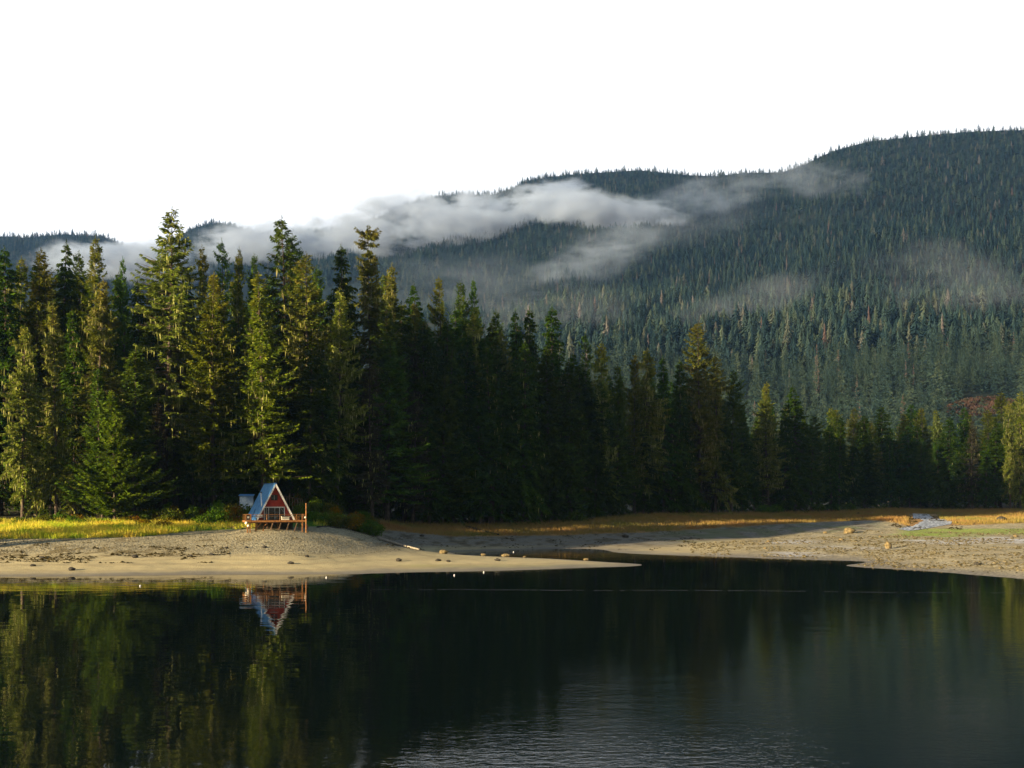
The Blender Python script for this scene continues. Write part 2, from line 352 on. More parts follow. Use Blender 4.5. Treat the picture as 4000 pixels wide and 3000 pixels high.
# ------------------------------------------------------------------ conifers
def conifer(seed,H,R,base,nb,kind,moss=0.0,dense=1.0):
    """returns (crown verts/quads, limb+trunk MB, moss verts/quads); base at z=0"""
    r=np.random.default_rng(seed); nb=int(nb*1.45)
    f=np.sort(r.uniform(0,1,nb))**.88
    if kind=='open': f=f**1.15
    if kind=='hemlock': f=f**0.9
    z0=H*(base+(0.985-base)*f)
    if kind in('spruce','open'): prof=(1-f)**0.64*(0.6+0.4*np.minimum(1,f/.12))
    elif kind=='column': prof=(1-f)**0.45*(0.55+0.55*np.abs(np.sin(f*9+seed)))
    elif kind=='hemlock': prof=(1-f)**0.68*(0.7+0.3*np.minimum(1,f/.1))
    elif kind=='broken': prof=np.where(f>.96,0.5,(1-f*0.72)**0.8*(0.6+0.4*np.abs(np.sin(f*8))))
    else: prof=(1-f)**0.9
    # lumpy outline
    az=r.uniform(0,6.283,nb)
    lob=0.8+0.30*np.sin(az*2+seed+f*5)+0.22*np.sin(az*3+f*14+seed*2)
    L=R*1.30*prof*r.uniform(.72,1.18,nb)*lob+0.28+0.3*(1-f)
    gap=fbm(f*9+seed,az*0.9,seed%50,2); L*=np.where(gap<0.28,0.55,1)
    pt={'spruce':(-.18,.55),'open':(-.22,.30),'column':(-.30,.35),'hemlock':(-.05,.25),'broken':(-.2,.2),'young':(.05,.75)}[kind]
    p=pt[0]+(pt[1]-pt[0])*f**1.3+r.normal(0,.10,nb)
    droop={'spruce':.18,'open':.28,'column':.45,'hemlock':.42,'broken':.3,'young':.05}[kind]*r.uniform(.5,1.5,nb)*(1-f*.6)
    up={'spruce':.26,'open':.30,'column':.28,'hemlock':.0,'broken':.2,'young':.18}[kind]*np.ones(nb)
    cx=np.cos(az); sx=np.sin(az)
    # trunk sway
    sway=lambda z: (0.012*H*np.sin(z/H*3+seed), 0.012*H*np.cos(z/H*2.4+seed*2))
    nt_=np.maximum(6,(L/0.068*dense).astype(int)); bi=np.repeat(np.arange(nb),nt_); tot=len(bi)
    t=r.uniform(.12 if kind!='open' else .2,1.0,tot)**0.8
    Lb=L[bi]; rad=Lb*t; zz=z0[bi]+Lb*(np.tan(p[bi])*t-droop[bi]*t**2*1.2+up[bi]*t**4)
    swx,swy=sway(zz); bx=cx[bi]*rad+swx; by=sx[bi]*rad+swy
    side=np.where(r.random(tot)<.5,-1,1)*r.uniform(.35,1.25,tot); ta=az[bi]+side
    tl=(0.42+0.34*np.sqrt(Lb)*(1.1-t))*r.uniform(.6,1.35,tot)
    if kind=='hemlock': tl*=1.0
    tz={'hemlock':-.5,'young':.25,'spruce':-.05,'open':-.35,'column':-.45,'broken':-.3}[kind]+r.normal(0,.28,tot)
    d=np.stack([np.cos(ta),np.sin(ta),tz],-1); d/=np.linalg.norm(d,axis=1,keepdims=True)
    w=np.cross(d,np.array([0,0,1.0])); w/=np.linalg.norm(w,axis=1,keepdims=True)+1e-9
    roll=r.uniform(-1.3,1.3,tot)[:,None]; uu=np.cross(w,d); w=w*np.cos(roll)+uu*np.sin(roll)
    c0=np.stack([bx,by,zz],-1); hwid=(tl*r.uniform(.11,.20,tot))[:,None]; tl_=tl[:,None]
    Q=np.stack([c0,c0+d*tl_*.45+w*hwid,c0+d*tl_+np.array([0,0,-.06]),c0+d*tl_*.5-w*hwid],1)
    # leader
    CV=Q.reshape(-1,3)
    k=14; lead=[]
    for i in range(k):
        zt=H*(0.955+0.05*i/k); a=r.uniform(0,6.28); l=0.55*(1.15-i/k)+.15; s_=sway(zt)
        b0=np.array([s_[0],s_[1],zt]); e=b0+np.array([math.cos(a)*l*.8,math.sin(a)*l*.8,l*.75]); ww=np.array([-math.sin(a),math.cos(a),0])*.09
        lead.append([b0,(b0+e)/2+ww,e,(b0+e)/2-ww])
    CV=np.concatenate([CV,np.array(lead).reshape(-1,3)])
    CF=np.arange(len(CV)).reshape(-1,4)
    # wood
    mb=MB(); zs=[0,.02,.1,.3,.5,.7,.88,1.0]; r0=0.0075*H+0.05
    mb.tube([(*sway(H*q),H*q-(0.8 if q==0 else 0)) for q in zs],[r0*1.7,r0*1.2,r0,r0*.82,r0*.62,r0*.4,r0*.18,0.015],9)
    step=1 if kind in('open','column','broken') else 2
    for i in range(0,nb,step):
        s_=sway(z0[i]); pts=[]
        for tt in (0,.5,1): pts.append((cx[i]*L[i]*tt+s_[0],sx[i]*L[i]*tt+s_[1],z0[i]+L[i]*(math.tan(p[i])*tt-droop[i]*tt**2*1.2+up[i]*tt**4)))
        br=0.02+0.014*L[i]; mb.tube(pts,[br,br*.6,.01],3,False)
    for i in range(14):   # dead stubs below the crown
        zt=H*base*r.uniform(.25,1); a=r.uniform(0,6.28); l=r.uniform(.5,2.2); s_=sway(zt)
        mb.tube([(s_[0],s_[1],zt),(s_[0]+math.cos(a)*l,s_[1]+math.sin(a)*l,zt-l*r.uniform(0,.5))],[.05,.012],3,False)
    MV=None
    if moss>0:
        k=int(tot*moss); ii=r.choice(tot,k,p=None); 
        okm=(f[bi[ii]]<0.9)&(fbm(f[bi[ii]]*7+seed,az[bi[ii]]*1.3,(seed+7)%50,2)>0.36); ii=ii[okm]
        c=np.stack([bx[ii],by[ii],zz[ii]],-1); l=r.uniform(.35,1.5,len(ii))*np.where(r.random(len(ii))<.15,1.7,1); a=r.uniform(0,3.14,len(ii)); wv=np.stack([np.cos(a),np.sin(a),0*a],-1)*(r.uniform(.07,.2,len(ii)))[:,None]
        dn=np.stack([0*l,0*l,-l],-1); j=r.normal(0,.06,(len(ii),3))
        MV=np.stack([c-wv*.5,c+wv*.5,c+wv*.6+dn*.45+j,c+dn+j],1).reshape(-1,3)
    return CV,CF,mb,MV

# ------------------------------------------------------------------ mountain
SKY=[(-2600,960),(-1200,930),(-400,925),(0,925),(110,930),(240,915),(400,925),(480,958),(540,1000),(600,1000),(680,930),(760,890),(830,872),(900,878),(1000,915),(1120,905),(1250,900),(1400,890),(1550,812),(1640,786),(1720,768),(1830,757),(1920,765),(2000,738),(2060,706),(2150,690),(2300,677),(2500,666),(2700,686),(2800,690),(2900,676),(3060,670),(3150,640),(3250,592),(3400,552),(3600,532),(3800,515),(4000,508),(4400,480),(5200,470),(6400,600)]
def crest_D(px): return np.interp(px,[-2600,0,500,700,1500,2000,3000,4000,5500],[3600,3400,3300,3700,3400,3200,2800,2500,2500])
def mtn_h(px,D):
    px=np.asarray(px,float); D=np.asarray(D,float); Dc=crest_D(px); sk=poly_interp(px,SKY)
    zc=CH+(HY-sk)/F*Dc; s=(D-450)/(Dc-450)
    z0=8+np.clip((3000-px)/150,0,18)
    g=np.where(s<=1,0.25*np.clip(s,0,1)+0.75*np.clip(s,0,1)**1.75,1-0.5*(s-1)*3)
    x=(px-HX)/F*D
    sh=4*np.clip(s,0,1)*(1-np.clip(s,0,1))
    return z0+(zc-z0)*g+sh*150*(fbm(x/420,D/520,55)-0.47)+ (sh*0.8+0.12)*np.clip(s,0,1)*40*(fbm(x/110,D/150,66)-0.47)
pxs=np.linspace(-2600,6400,420); ss=np.concatenate([np.linspace(0,1,150),[1.04,1.1,1.2]])
PX,S=np.meshgrid(pxs,ss); D=450+S*(crest_D(PX)-450); Z=mtn_h(PX,D); Z[0]-=6
X=(PX-HX)/F*D; V=np.stack([X,D,Z],-1).reshape(-1,3); R,C=PX.shape
idx=np.arange(R*C).reshape(R,C); Fc=np.stack([idx[:-1,:-1],idx[:-1,1:],idx[1:,1:],idx[1:,:-1]],-1).reshape(-1,4)
m,nt,out=new_mat('mountain_floor'); pos=geo_pos(nt); w=noise(nt,0.02,5,pos); r=ramp(nt,[(0.4,(.018,.026,.022)),(0.6,(.036,.042,.028)),(0.72,(.06,.045,.032))]); nt.links.new(w,r.inputs[0])
# rust heath clearing near the foot of the slope
sp=nt.nodes.new('ShaderNodeVectorMath'); sp.operation='DISTANCE'; nt.links.new(pos,sp.inputs[0])
principled(nt,out,r.outputs[0],0.95,0.05)
tag(obj('mountain',mesh_np('mountain',V,Fc,m,True)),kind='structure')
def mtn_D(px,py):
    Ds=np.linspace(460,float(crest_D(px)),500); z=mtn_h(np.full_like(Ds,px),Ds); zr=CH+(HY-py)/F*Ds
    k=np.argmax(z>=zr); return float(Ds[k]) if (z>=zr).any() else float(crest_D(px))

HEATH_D=mtn_D(3830,1592); print('heath',HEATH_D)
# far wood on the mountain: one mass
def far_template(seed,tiers,k,slim):
    r=np.random.default_rng(seed); V=[];Fc=[]
    for t in range(tiers):
        f=t/(tiers-0.3); z=0.10+0.90*f; rad=slim*(1-f)**0.75*r.uniform(.75,1.2)+0.008; a0=r.uniform(0,6.28)
        for j in range(k):
            a=a0+6.283*j/k+r.uniform(-.3,.3); rr=rad*r.uniform(.55,1.25); w=3.3/k
            b=len(V); drop=r.uniform(.03,.09)
            V+= [(0,0,z+0.9/tiers),(rr*math.cos(a-w*.55),rr*math.sin(a-w*.55),z-drop),(rr*math.cos(a+w*.55),rr*math.sin(a+w*.55),z-drop+r.uniform(-.03,.03))]
            Fc.append((b,b+1,b+2))
    return np.array(V),np.array(Fc)
def scatter_far(name,D0,D1,spacing,templates,hr,seed,pxr):
    r=np.random.default_rng(seed); Vs=[];Fs=[];As=[]; off=0
    X0=(pxr[0]-HX)/F*D1; X1=(pxr[1]-HX)/F*D1
    xs=np.arange(X0,X1,spacing); ys=np.arange(D0,D1,spacing*1.1); GX,GY=np.meshgrid(xs,ys)
    GX=GX+r.uniform(-.5,.5,GX.shape)*spacing; GY=GY+r.uniform(-.5,.5,GY.shape)*spacing; x=GX.ravel(); y=GY.ravel()
    px=HX+F*x/y; Dc=crest_D(px); ok=(px>pxr[0])&(px<pxr[1])&(y<Dc*1.012)&(y>=D0)&(y<D1)
    # skip what the near forest hides
    pyb=HY-F*(mtn_h(px,y)+hr[1]*1.2-CH)/y; hid=pyb>poly_interp(px,NEARTOP)+60; ok&=~hid
    # rust clearing
    cx=(px-3830)/150; cy=(y-HEATH_D)/34; ok&=((cx**2+cy**2)>1)&~((np.abs(cx)<.9)&(cy>-5)&(cy<0))
    x=x[ok];y=y[ok];px=px[ok]; z=mtn_h(px,y); s=(y-450)/(crest_D(px)-450)
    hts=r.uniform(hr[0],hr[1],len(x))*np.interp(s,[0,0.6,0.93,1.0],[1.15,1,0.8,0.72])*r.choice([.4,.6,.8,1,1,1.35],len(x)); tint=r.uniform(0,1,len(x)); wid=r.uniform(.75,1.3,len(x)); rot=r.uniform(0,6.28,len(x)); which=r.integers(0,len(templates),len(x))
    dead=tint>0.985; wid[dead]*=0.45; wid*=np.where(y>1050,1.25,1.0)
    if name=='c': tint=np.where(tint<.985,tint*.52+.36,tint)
    for ti,(TV,TF) in enumerate(templates):
        sel=which==ti; k=sel.sum()
        if not k: continue
        c=np.cos(rot[sel])[:,None]; sn=np.sin(rot[sel])[:,None]; h=hts[sel][:,None]; w=wid[sel][:,None]*h
        vx=(TV[None,:,0]*c-TV[None,:,1]*sn)*w+x[sel][:,None]; vy=(TV[None,:,0]*sn+TV[None,:,1]*c)*w+y[sel][:,None]; vz=TV[None,:,2]*h+z[sel][:,None]-0.5
        Vs.append(np.stack([vx,vy,vz],-1).reshape(-1,3)); Fs.append((TF[None]+(np.arange(k)*len(TV))[:,None,None]).reshape(-1,3)+off); off+=k*len(TV)
        As.append(np.repeat(tint[sel],len(TV)))
    return np.concatenate(Vs),np.concatenate(Fs),np.concatenate(As)
NEARTOP=[(-2600,1100),(0,1000),(260,960),(400,980),(480,1060),(600,1010),(700,960),(800,1010),(900,990),(1000,1010),(1100,960),(1250,1030),(1400,1000),(1500,980),(1600,1150),(1720,1130),(1850,1130),(1950,1240),(2060,1230),(2150,1260),(2290,1350),(2400,1440),(2460,1480),(2531,1400),(2640,1430),(2730,1380),(2850,1480),(2930,1560),(3000,1540),(3110,1560),(3180,1700),(3300,1760),(4000,1760),(6400,1760)]
m,nt,out=new_mat('far_wood_hazed'); at_=nt.nodes.new('ShaderNodeAttribute'); at_.attribute_name='tint'
r=ramp(nt,[(0.0,(.018,.036,.036)),(0.40,(.034,.058,.050)),(0.72,(.056,.082,.056)),(0.88,(.090,.110,.062)),(0.97,(.125,.120,.080)),(0.985,(.20,.16,.13)),(1.0,(.15,.085,.065))]); nt.links.new(at_.outputs['Fac'],r.inputs[0])  # blue of the distance haze is mixed into these tree colours
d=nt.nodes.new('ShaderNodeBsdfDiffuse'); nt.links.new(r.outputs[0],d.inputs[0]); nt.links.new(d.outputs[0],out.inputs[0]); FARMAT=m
T1=[far_template(s,8,7,sl) for s,sl in ((1,.21),(2,.16),(3,.25),(4,.19))]; T2=[far_template(s,16,9,sl) for s,sl in ((5,.20),(6,.15),(7,.24),(8,.18))]
def lod(seed,kind,R):
    CV,CF,mb_,MV=conifer(seed,30,R,.04,78,kind,0,.20); T=CV/30.0; T=T[CF.ravel()].reshape(-1,4,3); T=np.concatenate([T[:,[0,1,2]],T[:,[0,2,3]]]).reshape(-1,3)
    T=(T.reshape(-1,3,3)-T.reshape(-1,3,3).mean(1,keepdims=True))*2.0+T.reshape(-1,3,3).mean(1,keepdims=True)
    return T.reshape(-1,3),np.arange(T.size//3).reshape(-1,3)
T0=[lod(201,'spruce',4.2),lod(202,'hemlock',4.4),lod(203,'column',3.6),lod(204,'spruce',3.6)]; print('lod tris',[len(t[1]) for t in T0])
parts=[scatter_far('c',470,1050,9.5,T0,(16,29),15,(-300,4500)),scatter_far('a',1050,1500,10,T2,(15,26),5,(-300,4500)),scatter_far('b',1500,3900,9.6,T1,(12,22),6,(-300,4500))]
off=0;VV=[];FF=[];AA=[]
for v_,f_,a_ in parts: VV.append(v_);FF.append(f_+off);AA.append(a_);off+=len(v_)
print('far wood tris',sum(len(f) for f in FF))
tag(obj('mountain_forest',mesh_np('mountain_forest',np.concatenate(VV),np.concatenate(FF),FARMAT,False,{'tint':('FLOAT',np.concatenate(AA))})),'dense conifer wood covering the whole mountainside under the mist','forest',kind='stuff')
# rust clearing heath
xs=[];
r_=np.random.default_rng(3); k=2600; a=r_.uniform(0,6.28,k); q=np.sqrt(r_.uniform(0,1,k)); cpx=3830+140*q*np.cos(a); cD=HEATH_D+28*q*np.sin(a); X=(cpx-HX)/F*cD; Z=mtn_h(cpx,cD)
ang=r_.uniform(0,6.28,k); hw=r_.uniform(.8,2.2,k); hh_=r_.uniform(.8,2.2,k)
A0=np.stack([X-np.cos(ang)*hw,cD-np.sin(ang)*hw,Z-0.3],-1);A1=np.stack([X+np.cos(ang)*hw,cD+np.sin(ang)*hw,Z-0.3],-1);A2=np.stack([X+.3*hw,cD+.3,Z+hh_],-1)
V=np.stack([A0,A1,A2],1).reshape(-1,3)
m,nt,out=new_mat('rust_heath'); pos=geo_pos(nt); w=noise(nt,0.15,4,pos); rr=ramp(nt,[(0.4,(.04,.038,.02)),(0.55,(.075,.038,.025)),(0.7,(.09,.05,.03))]); nt.links.new(w,rr.inputs[0]); principled(nt,out,rr.outputs[0],0.9,0.05)
tag(obj('heath',mesh_np('heath',V,np.arange(len(V)).reshape(-1,3),m)),'rust red heath in a clearing at the foot of the mountain','heath',kind='stuff')

PROTO={}
def make_proto(key,seed,H,R,base,nb,kind,mat,moss=0,dense=1.0):
    CV,CF,mb,MV=conifer(seed,H,R,base,nb,kind,moss,dense)
    nc=len(CF)
    if MV is not None and len(MV): CV=np.concatenate([CV,MV]); CF=np.arange(len(CV)).reshape(-1,4)
    crown=mesh_np('crown',CV,CF,M[mat]); crown.materials.append(M['moss']); mi=np.zeros(len(CF),dtype=np.int32); mi[nc:]=1; crown.polygons.foreach_set('material_index',mi)
    tr=bpy.data.meshes.new('trunk'); tr.from_pydata(mb.v,[],mb.f); tr.materials.append(M['bark']); tr.update()
    PROTO[key]=(H,crown,tr)
make_proto('spruce_a',1,45,5.6,.14,330,'spruce','spruce',.05)
make_proto('spruce_b',12,45,4.8,.20,300,'spruce','spruce',.10)
make_proto('spruce_c',23,42,6.0,.10,330,'spruce','spruce_plain')
make_proto('mossy_a',34,40,3.9,.16,300,'column','mossy',.26)
make_proto('mossy_b',45,44,4.4,.14,310,'column','mossy',.22)
make_proto('mossy_c',56,46,5.0,.18,300,'spruce','mossy',.16)
make_proto('hemlock_a',67,40,5.4,.08,330,'hemlock','hemlock')
make_proto('hemlock_b',78,38,5.0,.05,330,'hemlock','hemlock',.015)
make_proto('hemlock_c',89,42,4.6,.24,280,'hemlock','hemlock',.03)
make_proto('open_a',90,52,7.2,.22,260,'open','mossy',.14,1.0)
make_proto('open_b',101,48,6.4,.25,210,'open','spruce_plain',.05)
make_proto('broken_a',112,44,4.6,.2,230,'broken','mossy',.2)
make_proto('tall_a',160,40,5.0,.42,330,'hemlock','hemlock')
make_proto('tall_b',171,40,4.8,.42,330,'spruce','spruce_plain')
make_proto('young_a',123,23,5.3,.06,330,'young','young')
make_proto('young_b',134,24,4.0,.08,280,'young','spruce_plain')
make_proto('grey_a',145,36,4.2,.12,240,'spruce','grey',.06,.8)
KINDNAME={'spruce':'spruce_tree','mossy':'spruce_tree','hemlock':'hemlock_tree','open':'spruce_tree','broken':'spruce_tree','young':'spruce_tree','grey':'spruce_tree','tall':'hemlock_tree'}
NT=0
def tree(key,x,y,H,wid,label,group=None,rz=None,lean=(0,0)):
    global NT
    H0,crown,tr=PROTO[key]; z=gz(x,y)-0.15
    e=empty(KINDNAME[key.split('_')[0]],(x,y,z),random.uniform(0,6.28) if rz is None else rz)
    s=H/H0; sw=wid*s**0.75; e.scale=(sw,sw,s); e.rotation_euler.x=lean[0]; e.rotation_euler.y=lean[1]
    obj('trunk',tr,e); obj('crown',crown,e)
    tag(e,label,'tree',group); NT+=1
    return e
def tree_px(key,px,pytop,D,wid,label,group=None,**kw):
    x=(px-HX)/F*D; g=gz(x,D); H=CH+(HY-pytop)/F*D-g
    return tree(key,x,D,H,wid,label,group,**kw)

KEY=[
 ('mossy_a',95,1265,203,.95,'moss-hung lit spruce with a bare pale trunk foot at the far left of the grass'),
 ('young_a',445,1525,200,.92,'bushy bright green young spruce with boughs down to the grass'),
 ('young_b',393,1440,212,1.0,'slim olive spruce rising just behind the bushy young spruce'),
 ('young_b',525,1365,216,1.2,'dark pointed young spruce right of the bushy lit one'),
 ('mossy_b',212,1180,214,.75,'thin-trunked spruce with broken side stubs between the two lit front trees'),
 ('mossy_b',400,1080,222,1.1,'tall olive spruce draped in pale moss above the bushy young spruce'),
 ('open_a',650,797,238,1.25,'tallest spruce on the skyline with open drooping tiers and moss'),
 ('spruce_b',380,920,240,.8,'narrow pointed spruce left of the tallest open spruce'),
 ('hemlock_a',258,938,242,.9,'dark green bushy-topped conifer above the left forest'),
 ('spruce_c',305,975,246,.8,'dark conifer half hidden behind the bushy-topped one'),
 ('spruce_a',155,965,236,1.0,'brown-tipped broad spruce on the left skyline'),
 ('spruce_b',90,1000,240,.8,'spruce with a rounded tip at left skyline beside the brown-tipped one'),
 ('hemlock_b',8,960,232,1.0,'yellow green conifer cut by the left edge of the photo'),
 ('spruce_c',482,1000,246,.45,'small thin spruce tip left of the tallest open spruce'),
 ('spruce_b',785,955,246,.6,'thin brownish spruce tip right of the tallest open spruce'),
 ('open_b',873,932,242,.65,'grey green airy spruce with upswept branches left of the twin dark tops'),
 ('spruce_b',940,962,243,.55,'short pointed spruce tip beside the airy one'),
 ('spruce_c',997,985,246,.5,'small dark spruce tip just left of the twin dark tops'),
 ('open_b',1102,846,238,1.2,'dark spruce with sharp upswept tiers high above the cabin'),
 ('open_b',1150,902,240,.85,'right-hand dark twin top leaning out over the cabin forest'),
 ('mossy_c',1200,985,229,1.1,'broad yellow-olive spruce right of and below the dark twin tops'),
 ('spruce_a',1020,1060,216,1.15,'big sunlit golden spruce directly behind the cabin'),
 ('spruce_a',840,1060,224,1.05,'olive spruce with rising feathery boughs left of the golden one'),
 ('hemlock_c',1330,945,238,.8,'dark hemlock with a drooping tip between the golden spruces'),
 ('broken_a',1455,888,233,.95,'spruce with a broken flat top and moss-laden arms'),
 ('mossy_b',1530,1025,231,1.0,'shaggy mossy spruce at the right shoulder of the broken-topped one'),
 ('mossy_c',1318,1125,217,1.0,'sunlit spruce with an orange-brown tip and hanging moss right of the cabin'),
 ('hemlock_a',1622,1098,242,.9,'dark green hemlock at the first dip of the skyline'),
 ('spruce_a',1716,1078,240,.8,'olive spruce with a brown cone-laden head before the misty slope'),
 ('spruce_c',1795,1090,246,.75,'green spruce, left one of a close pair before the mist'),
 ('open_b',1850,1082,247,.55,'slender spruce, right one of a close pair before the mist'),
 ('mossy_a',1846,1215,212,.85,'yellow-brown mossy spruce standing in front of the dark close pair'),
 ('hemlock_a',1212,1330,218,.9,'dark full hemlock in the shade up the bank right of the cabin roof'),
 ('hemlock_b',1268,1400,219,1.0,'second dark hemlock to the right of the cabin, below the drooping tip'),
 ('hemlock_b',1668,1290,206,1.0,'full dark hemlock left of the brown-headed spruce, low in the wall'),
 ('hemlock_a',1765,1330,200,1.0,'dark hemlock filling the wall under the close pair'),
 ('hemlock_c',1905,1345,199,1.1,'dark hemlock right of the yellow-brown mossy spruce'),
 ('hemlock_b',2045,1330,201,1.1,'broad dark hemlock below the drooping middle top'),
 ('hemlock_a',2140,1350,210,1.0,'dark hemlock under the layered drooping one'),
 ('hemlock_b',2225,1400,222,1.1,'dark hemlock before the sparse flat-headed conifer'),
 ('grey_a',1610,1322,204,1.0,'thin brown-grey spruce in the dark forest wall right of the cabin'),
 ('spruce_c',1935,1208,232,.8,'rounded dark spruce behind the yellow-brown mossy one'),
 ('hemlock_a',2012,1205,226,.85,'dark green hemlock left of three drooping tops mid forest'),
 ('hemlock_c',2062,1196,232,.9,'drooping hemlock in the middle of the forest skyline'),
 ('hemlock_c',2150,1188,236,1.0,'hemlock with layered drooping tiers and gaps of mist beside it'),
 ('open_b',2290,1298,256,.7,'brown sparse conifer with flat spreading head'),
 ('mossy_a',2355,1330,258,.85,'sunlit mossy conifer just right of the brown sparse one'),
 ('spruce_c',2410,1420,268,.8,'blue green spruce beside the deep notch in the forest'),
 ('spruce_b',2482,1378,286,.85,'olive spruce right of the deep notch in the forest'),
 ('mossy_a',2532,1360,282,1.15,'pale moss-draped spruce lit almost to its foot'),
 ('hemlock_a',2588,1388,292,.85,'bright green hemlock tip between two mossy spruces'),
 ('hemlock_b',2650,1402,292,.9,'dark hemlock left of the tall mossy spruce near the creek'),
 ('mossy_c',2730,1253,298,1.15,'tallest mossy spruce on the right half of the forest'),
 ('mossy_b',2792,1385,296,1.0,'shaggy spruce touching the right side of the tall mossy one'),
 ('spruce_c',2862,1440,302,.95,'dark spruce closing the right shoulder of the mossy group'),
 ('mossy_c',3000,1490,318,1.15,'spruce with flat yellow-lit head before the hazy slope'),
 ('hemlock_a',3100,1503,324,1.25,'big dark rounded spruce at the end of the near forest wall'),
 ('hemlock_b',3060,1600,312,1.2,'wide dark conifer in front of the last two tall ones'),
 ('mossy_a',3945,1560,372,.8,'lit mossy spruce near the right edge of the photo'),
 ('mossy_b',3990,1520,378,.9,'tall mossy conifer cut by the right edge of the photo'),
 ('grey_a',3800,1640,385,1.0,'thin conifer with a bare pale trunk showing, right of the creek'),
]
for k in KEY:
    k=list(k); k[3]=float(poly_interp(k[1],TREELINE_D))+max(1.5,k[3]-float(poly_interp(k[1],TL_OLD)))*0.75; tree_px(*k)

# the rest of the forest wall, by zone
def skyl(px): return float(poly_interp(px,NEARTOP))
ZONES=[(-1e9,700,'conifer of the sunlit stand beyond the left grass bank'),
       (700,1450,'conifer in the dense stand around and behind the cabin'),
       (1450,2300,'shaded conifer of the dark wall right of the cabin'),
       (2300,3150,'conifer in the stand left of the creek'),
       (3150,1e9,'conifer of the lower wood beyond the creek and its meadow')]
def zone(px):
    for a,b,l in ZONES:
        if a<=px<b: return l
KN={'spruce':'tall green spruce','mossy':'moss-hung spruce','hemlock':'dark hemlock','open':'open-branched spruce','grey':'thin grey spruce','young':'young spruce','broken':'spruce'}
def fill(key,px,top,D,wid):
    x=(px-HX)/F*D; g=gz(x,D); H=CH+(HY-top)/F*D-g
    if H<8: return
    kk=key.split('_')[0]; lab=KN[kk]+', a '+zone(px)
    tree(key,x,D,H,wid,lab,KN[kk]+' group: '+zone(px))
def tl(px): return float(poly_interp(px,TREELINE_D))
keys_dark=['hemlock_a','hemlock_b','hemlock_c','spruce_c','hemlock_a','grey_a','hemlock_b','spruce_c']
keys_mix=['spruce_a','spruce_b','spruce_c','hemlock_a','hemlock_c','mossy_b','mossy_c','hemlock_b']
rr=random.Random(5)
px=-260
while px<1450:                                   # left and behind the cabin
    fill(rr.choice(keys_mix),px+rr.uniform(-30,30),skyl(px)+rr.uniform(20,110),tl(px)+rr.uniform(34,46),rr.uniform(.8,1.05))
    fill(rr.choice(keys_mix),px+rr.uniform(-40,40)+40,skyl(px)+rr.uniform(200,380),tl(px)+rr.uniform(16,28),rr.uniform(.75,1.0))
    if rr.random()<.8: fill(rr.choice(keys_dark),px+rr.uniform(-30,30)+20,skyl(px)+rr.uniform(420,680),tl(px)+rr.uniform(9,15),rr.uniform(.7,.95))
    px+=78
px=-240
while px<1450:
    for dd in (44,62): fill(rr.choice(['hemlock_a','hemlock_b']),px+rr.uniform(-25,25)+dd,skyl(px)+rr.uniform(330,560),tl(px)+dd+rr.uniform(-6,6),1.35)
    px+=105
px=860
while px<1450:
    fill('hemlock_b',px+rr.uniform(-15,15),skyl(px)+rr.uniform(560,760),tl(px)+rr.uniform(5,9),1.3); px+=92
px=1460
while px<3150:
    sc=tl(px)/205
    fill(rr.choice(keys_dark),px+rr.uniform(-20,20),skyl(px)+rr.uniform(260,520)/sc,tl(px)+rr.uniform(1,4),rr.uniform(1.05,1.4))
    fill(rr.choice(keys_dark),px+rr.uniform(-30,30)+30,skyl(px)+rr.uniform(120,280)/sc,tl(px)+rr.uniform(8,14),rr.uniform(1.0,1.25))
    fill(rr.choice(keys_mix),px+rr.uniform(-30,30),skyl(px)+rr.uniform(30,130)/sc,tl(px)+rr.uniform(18,34),rr.uniform(.8,1.05))
    px+=74/sc
px=3160
while px<4330:
    for j in range(3):
        D=tl(px)+rr.uniform(1,8)+j*16
        fill(rr.choice(keys_dark if j==0 else keys_mix),px+rr.uniform(-25,25)+j*12,rr.uniform(1610,1760)-j*30+ (0 if px<3900 else -30),D,rr.uniform(1.1,1.5))
    px+=62
# stand off to the left, beside and behind the photographed trees
for i in range(26):
    x=rr.uniform(-190,-112); y=rr.uniform(262,300)
    k=rr.choice(keys_mix); kk=k.split('_')[0]; tree(k,x,y,rr.uniform(40,50),1.0,KN[kk]+', a '+zone(0),KN[kk]+' group: '+zone(0))
# wooded point on the left shore that shades the forest foot
EL=math.radians(11.0); TX,TY=0.826,0.563; NX,NY=-TY,TX
rc=random.Random(3); t0=TX*(-37)+TY*176
for i in range(18):
    off=171.8+(i//2)*1.65; tt=-28-(i%2)*11+rc.uniform(-3,3); x=TX*tt+NX*off; y=TY*tt+NY*off
    tree('tall_a' if i%3 else 'tall_b',x,y,(54 if off<194 else 50)-gz(x,y)+rc.uniform(-3,4),1.15,'tall high-crowned conifer on the wooded point off to the left of the beach','conifers on the wooded point')
print('trees',NT)

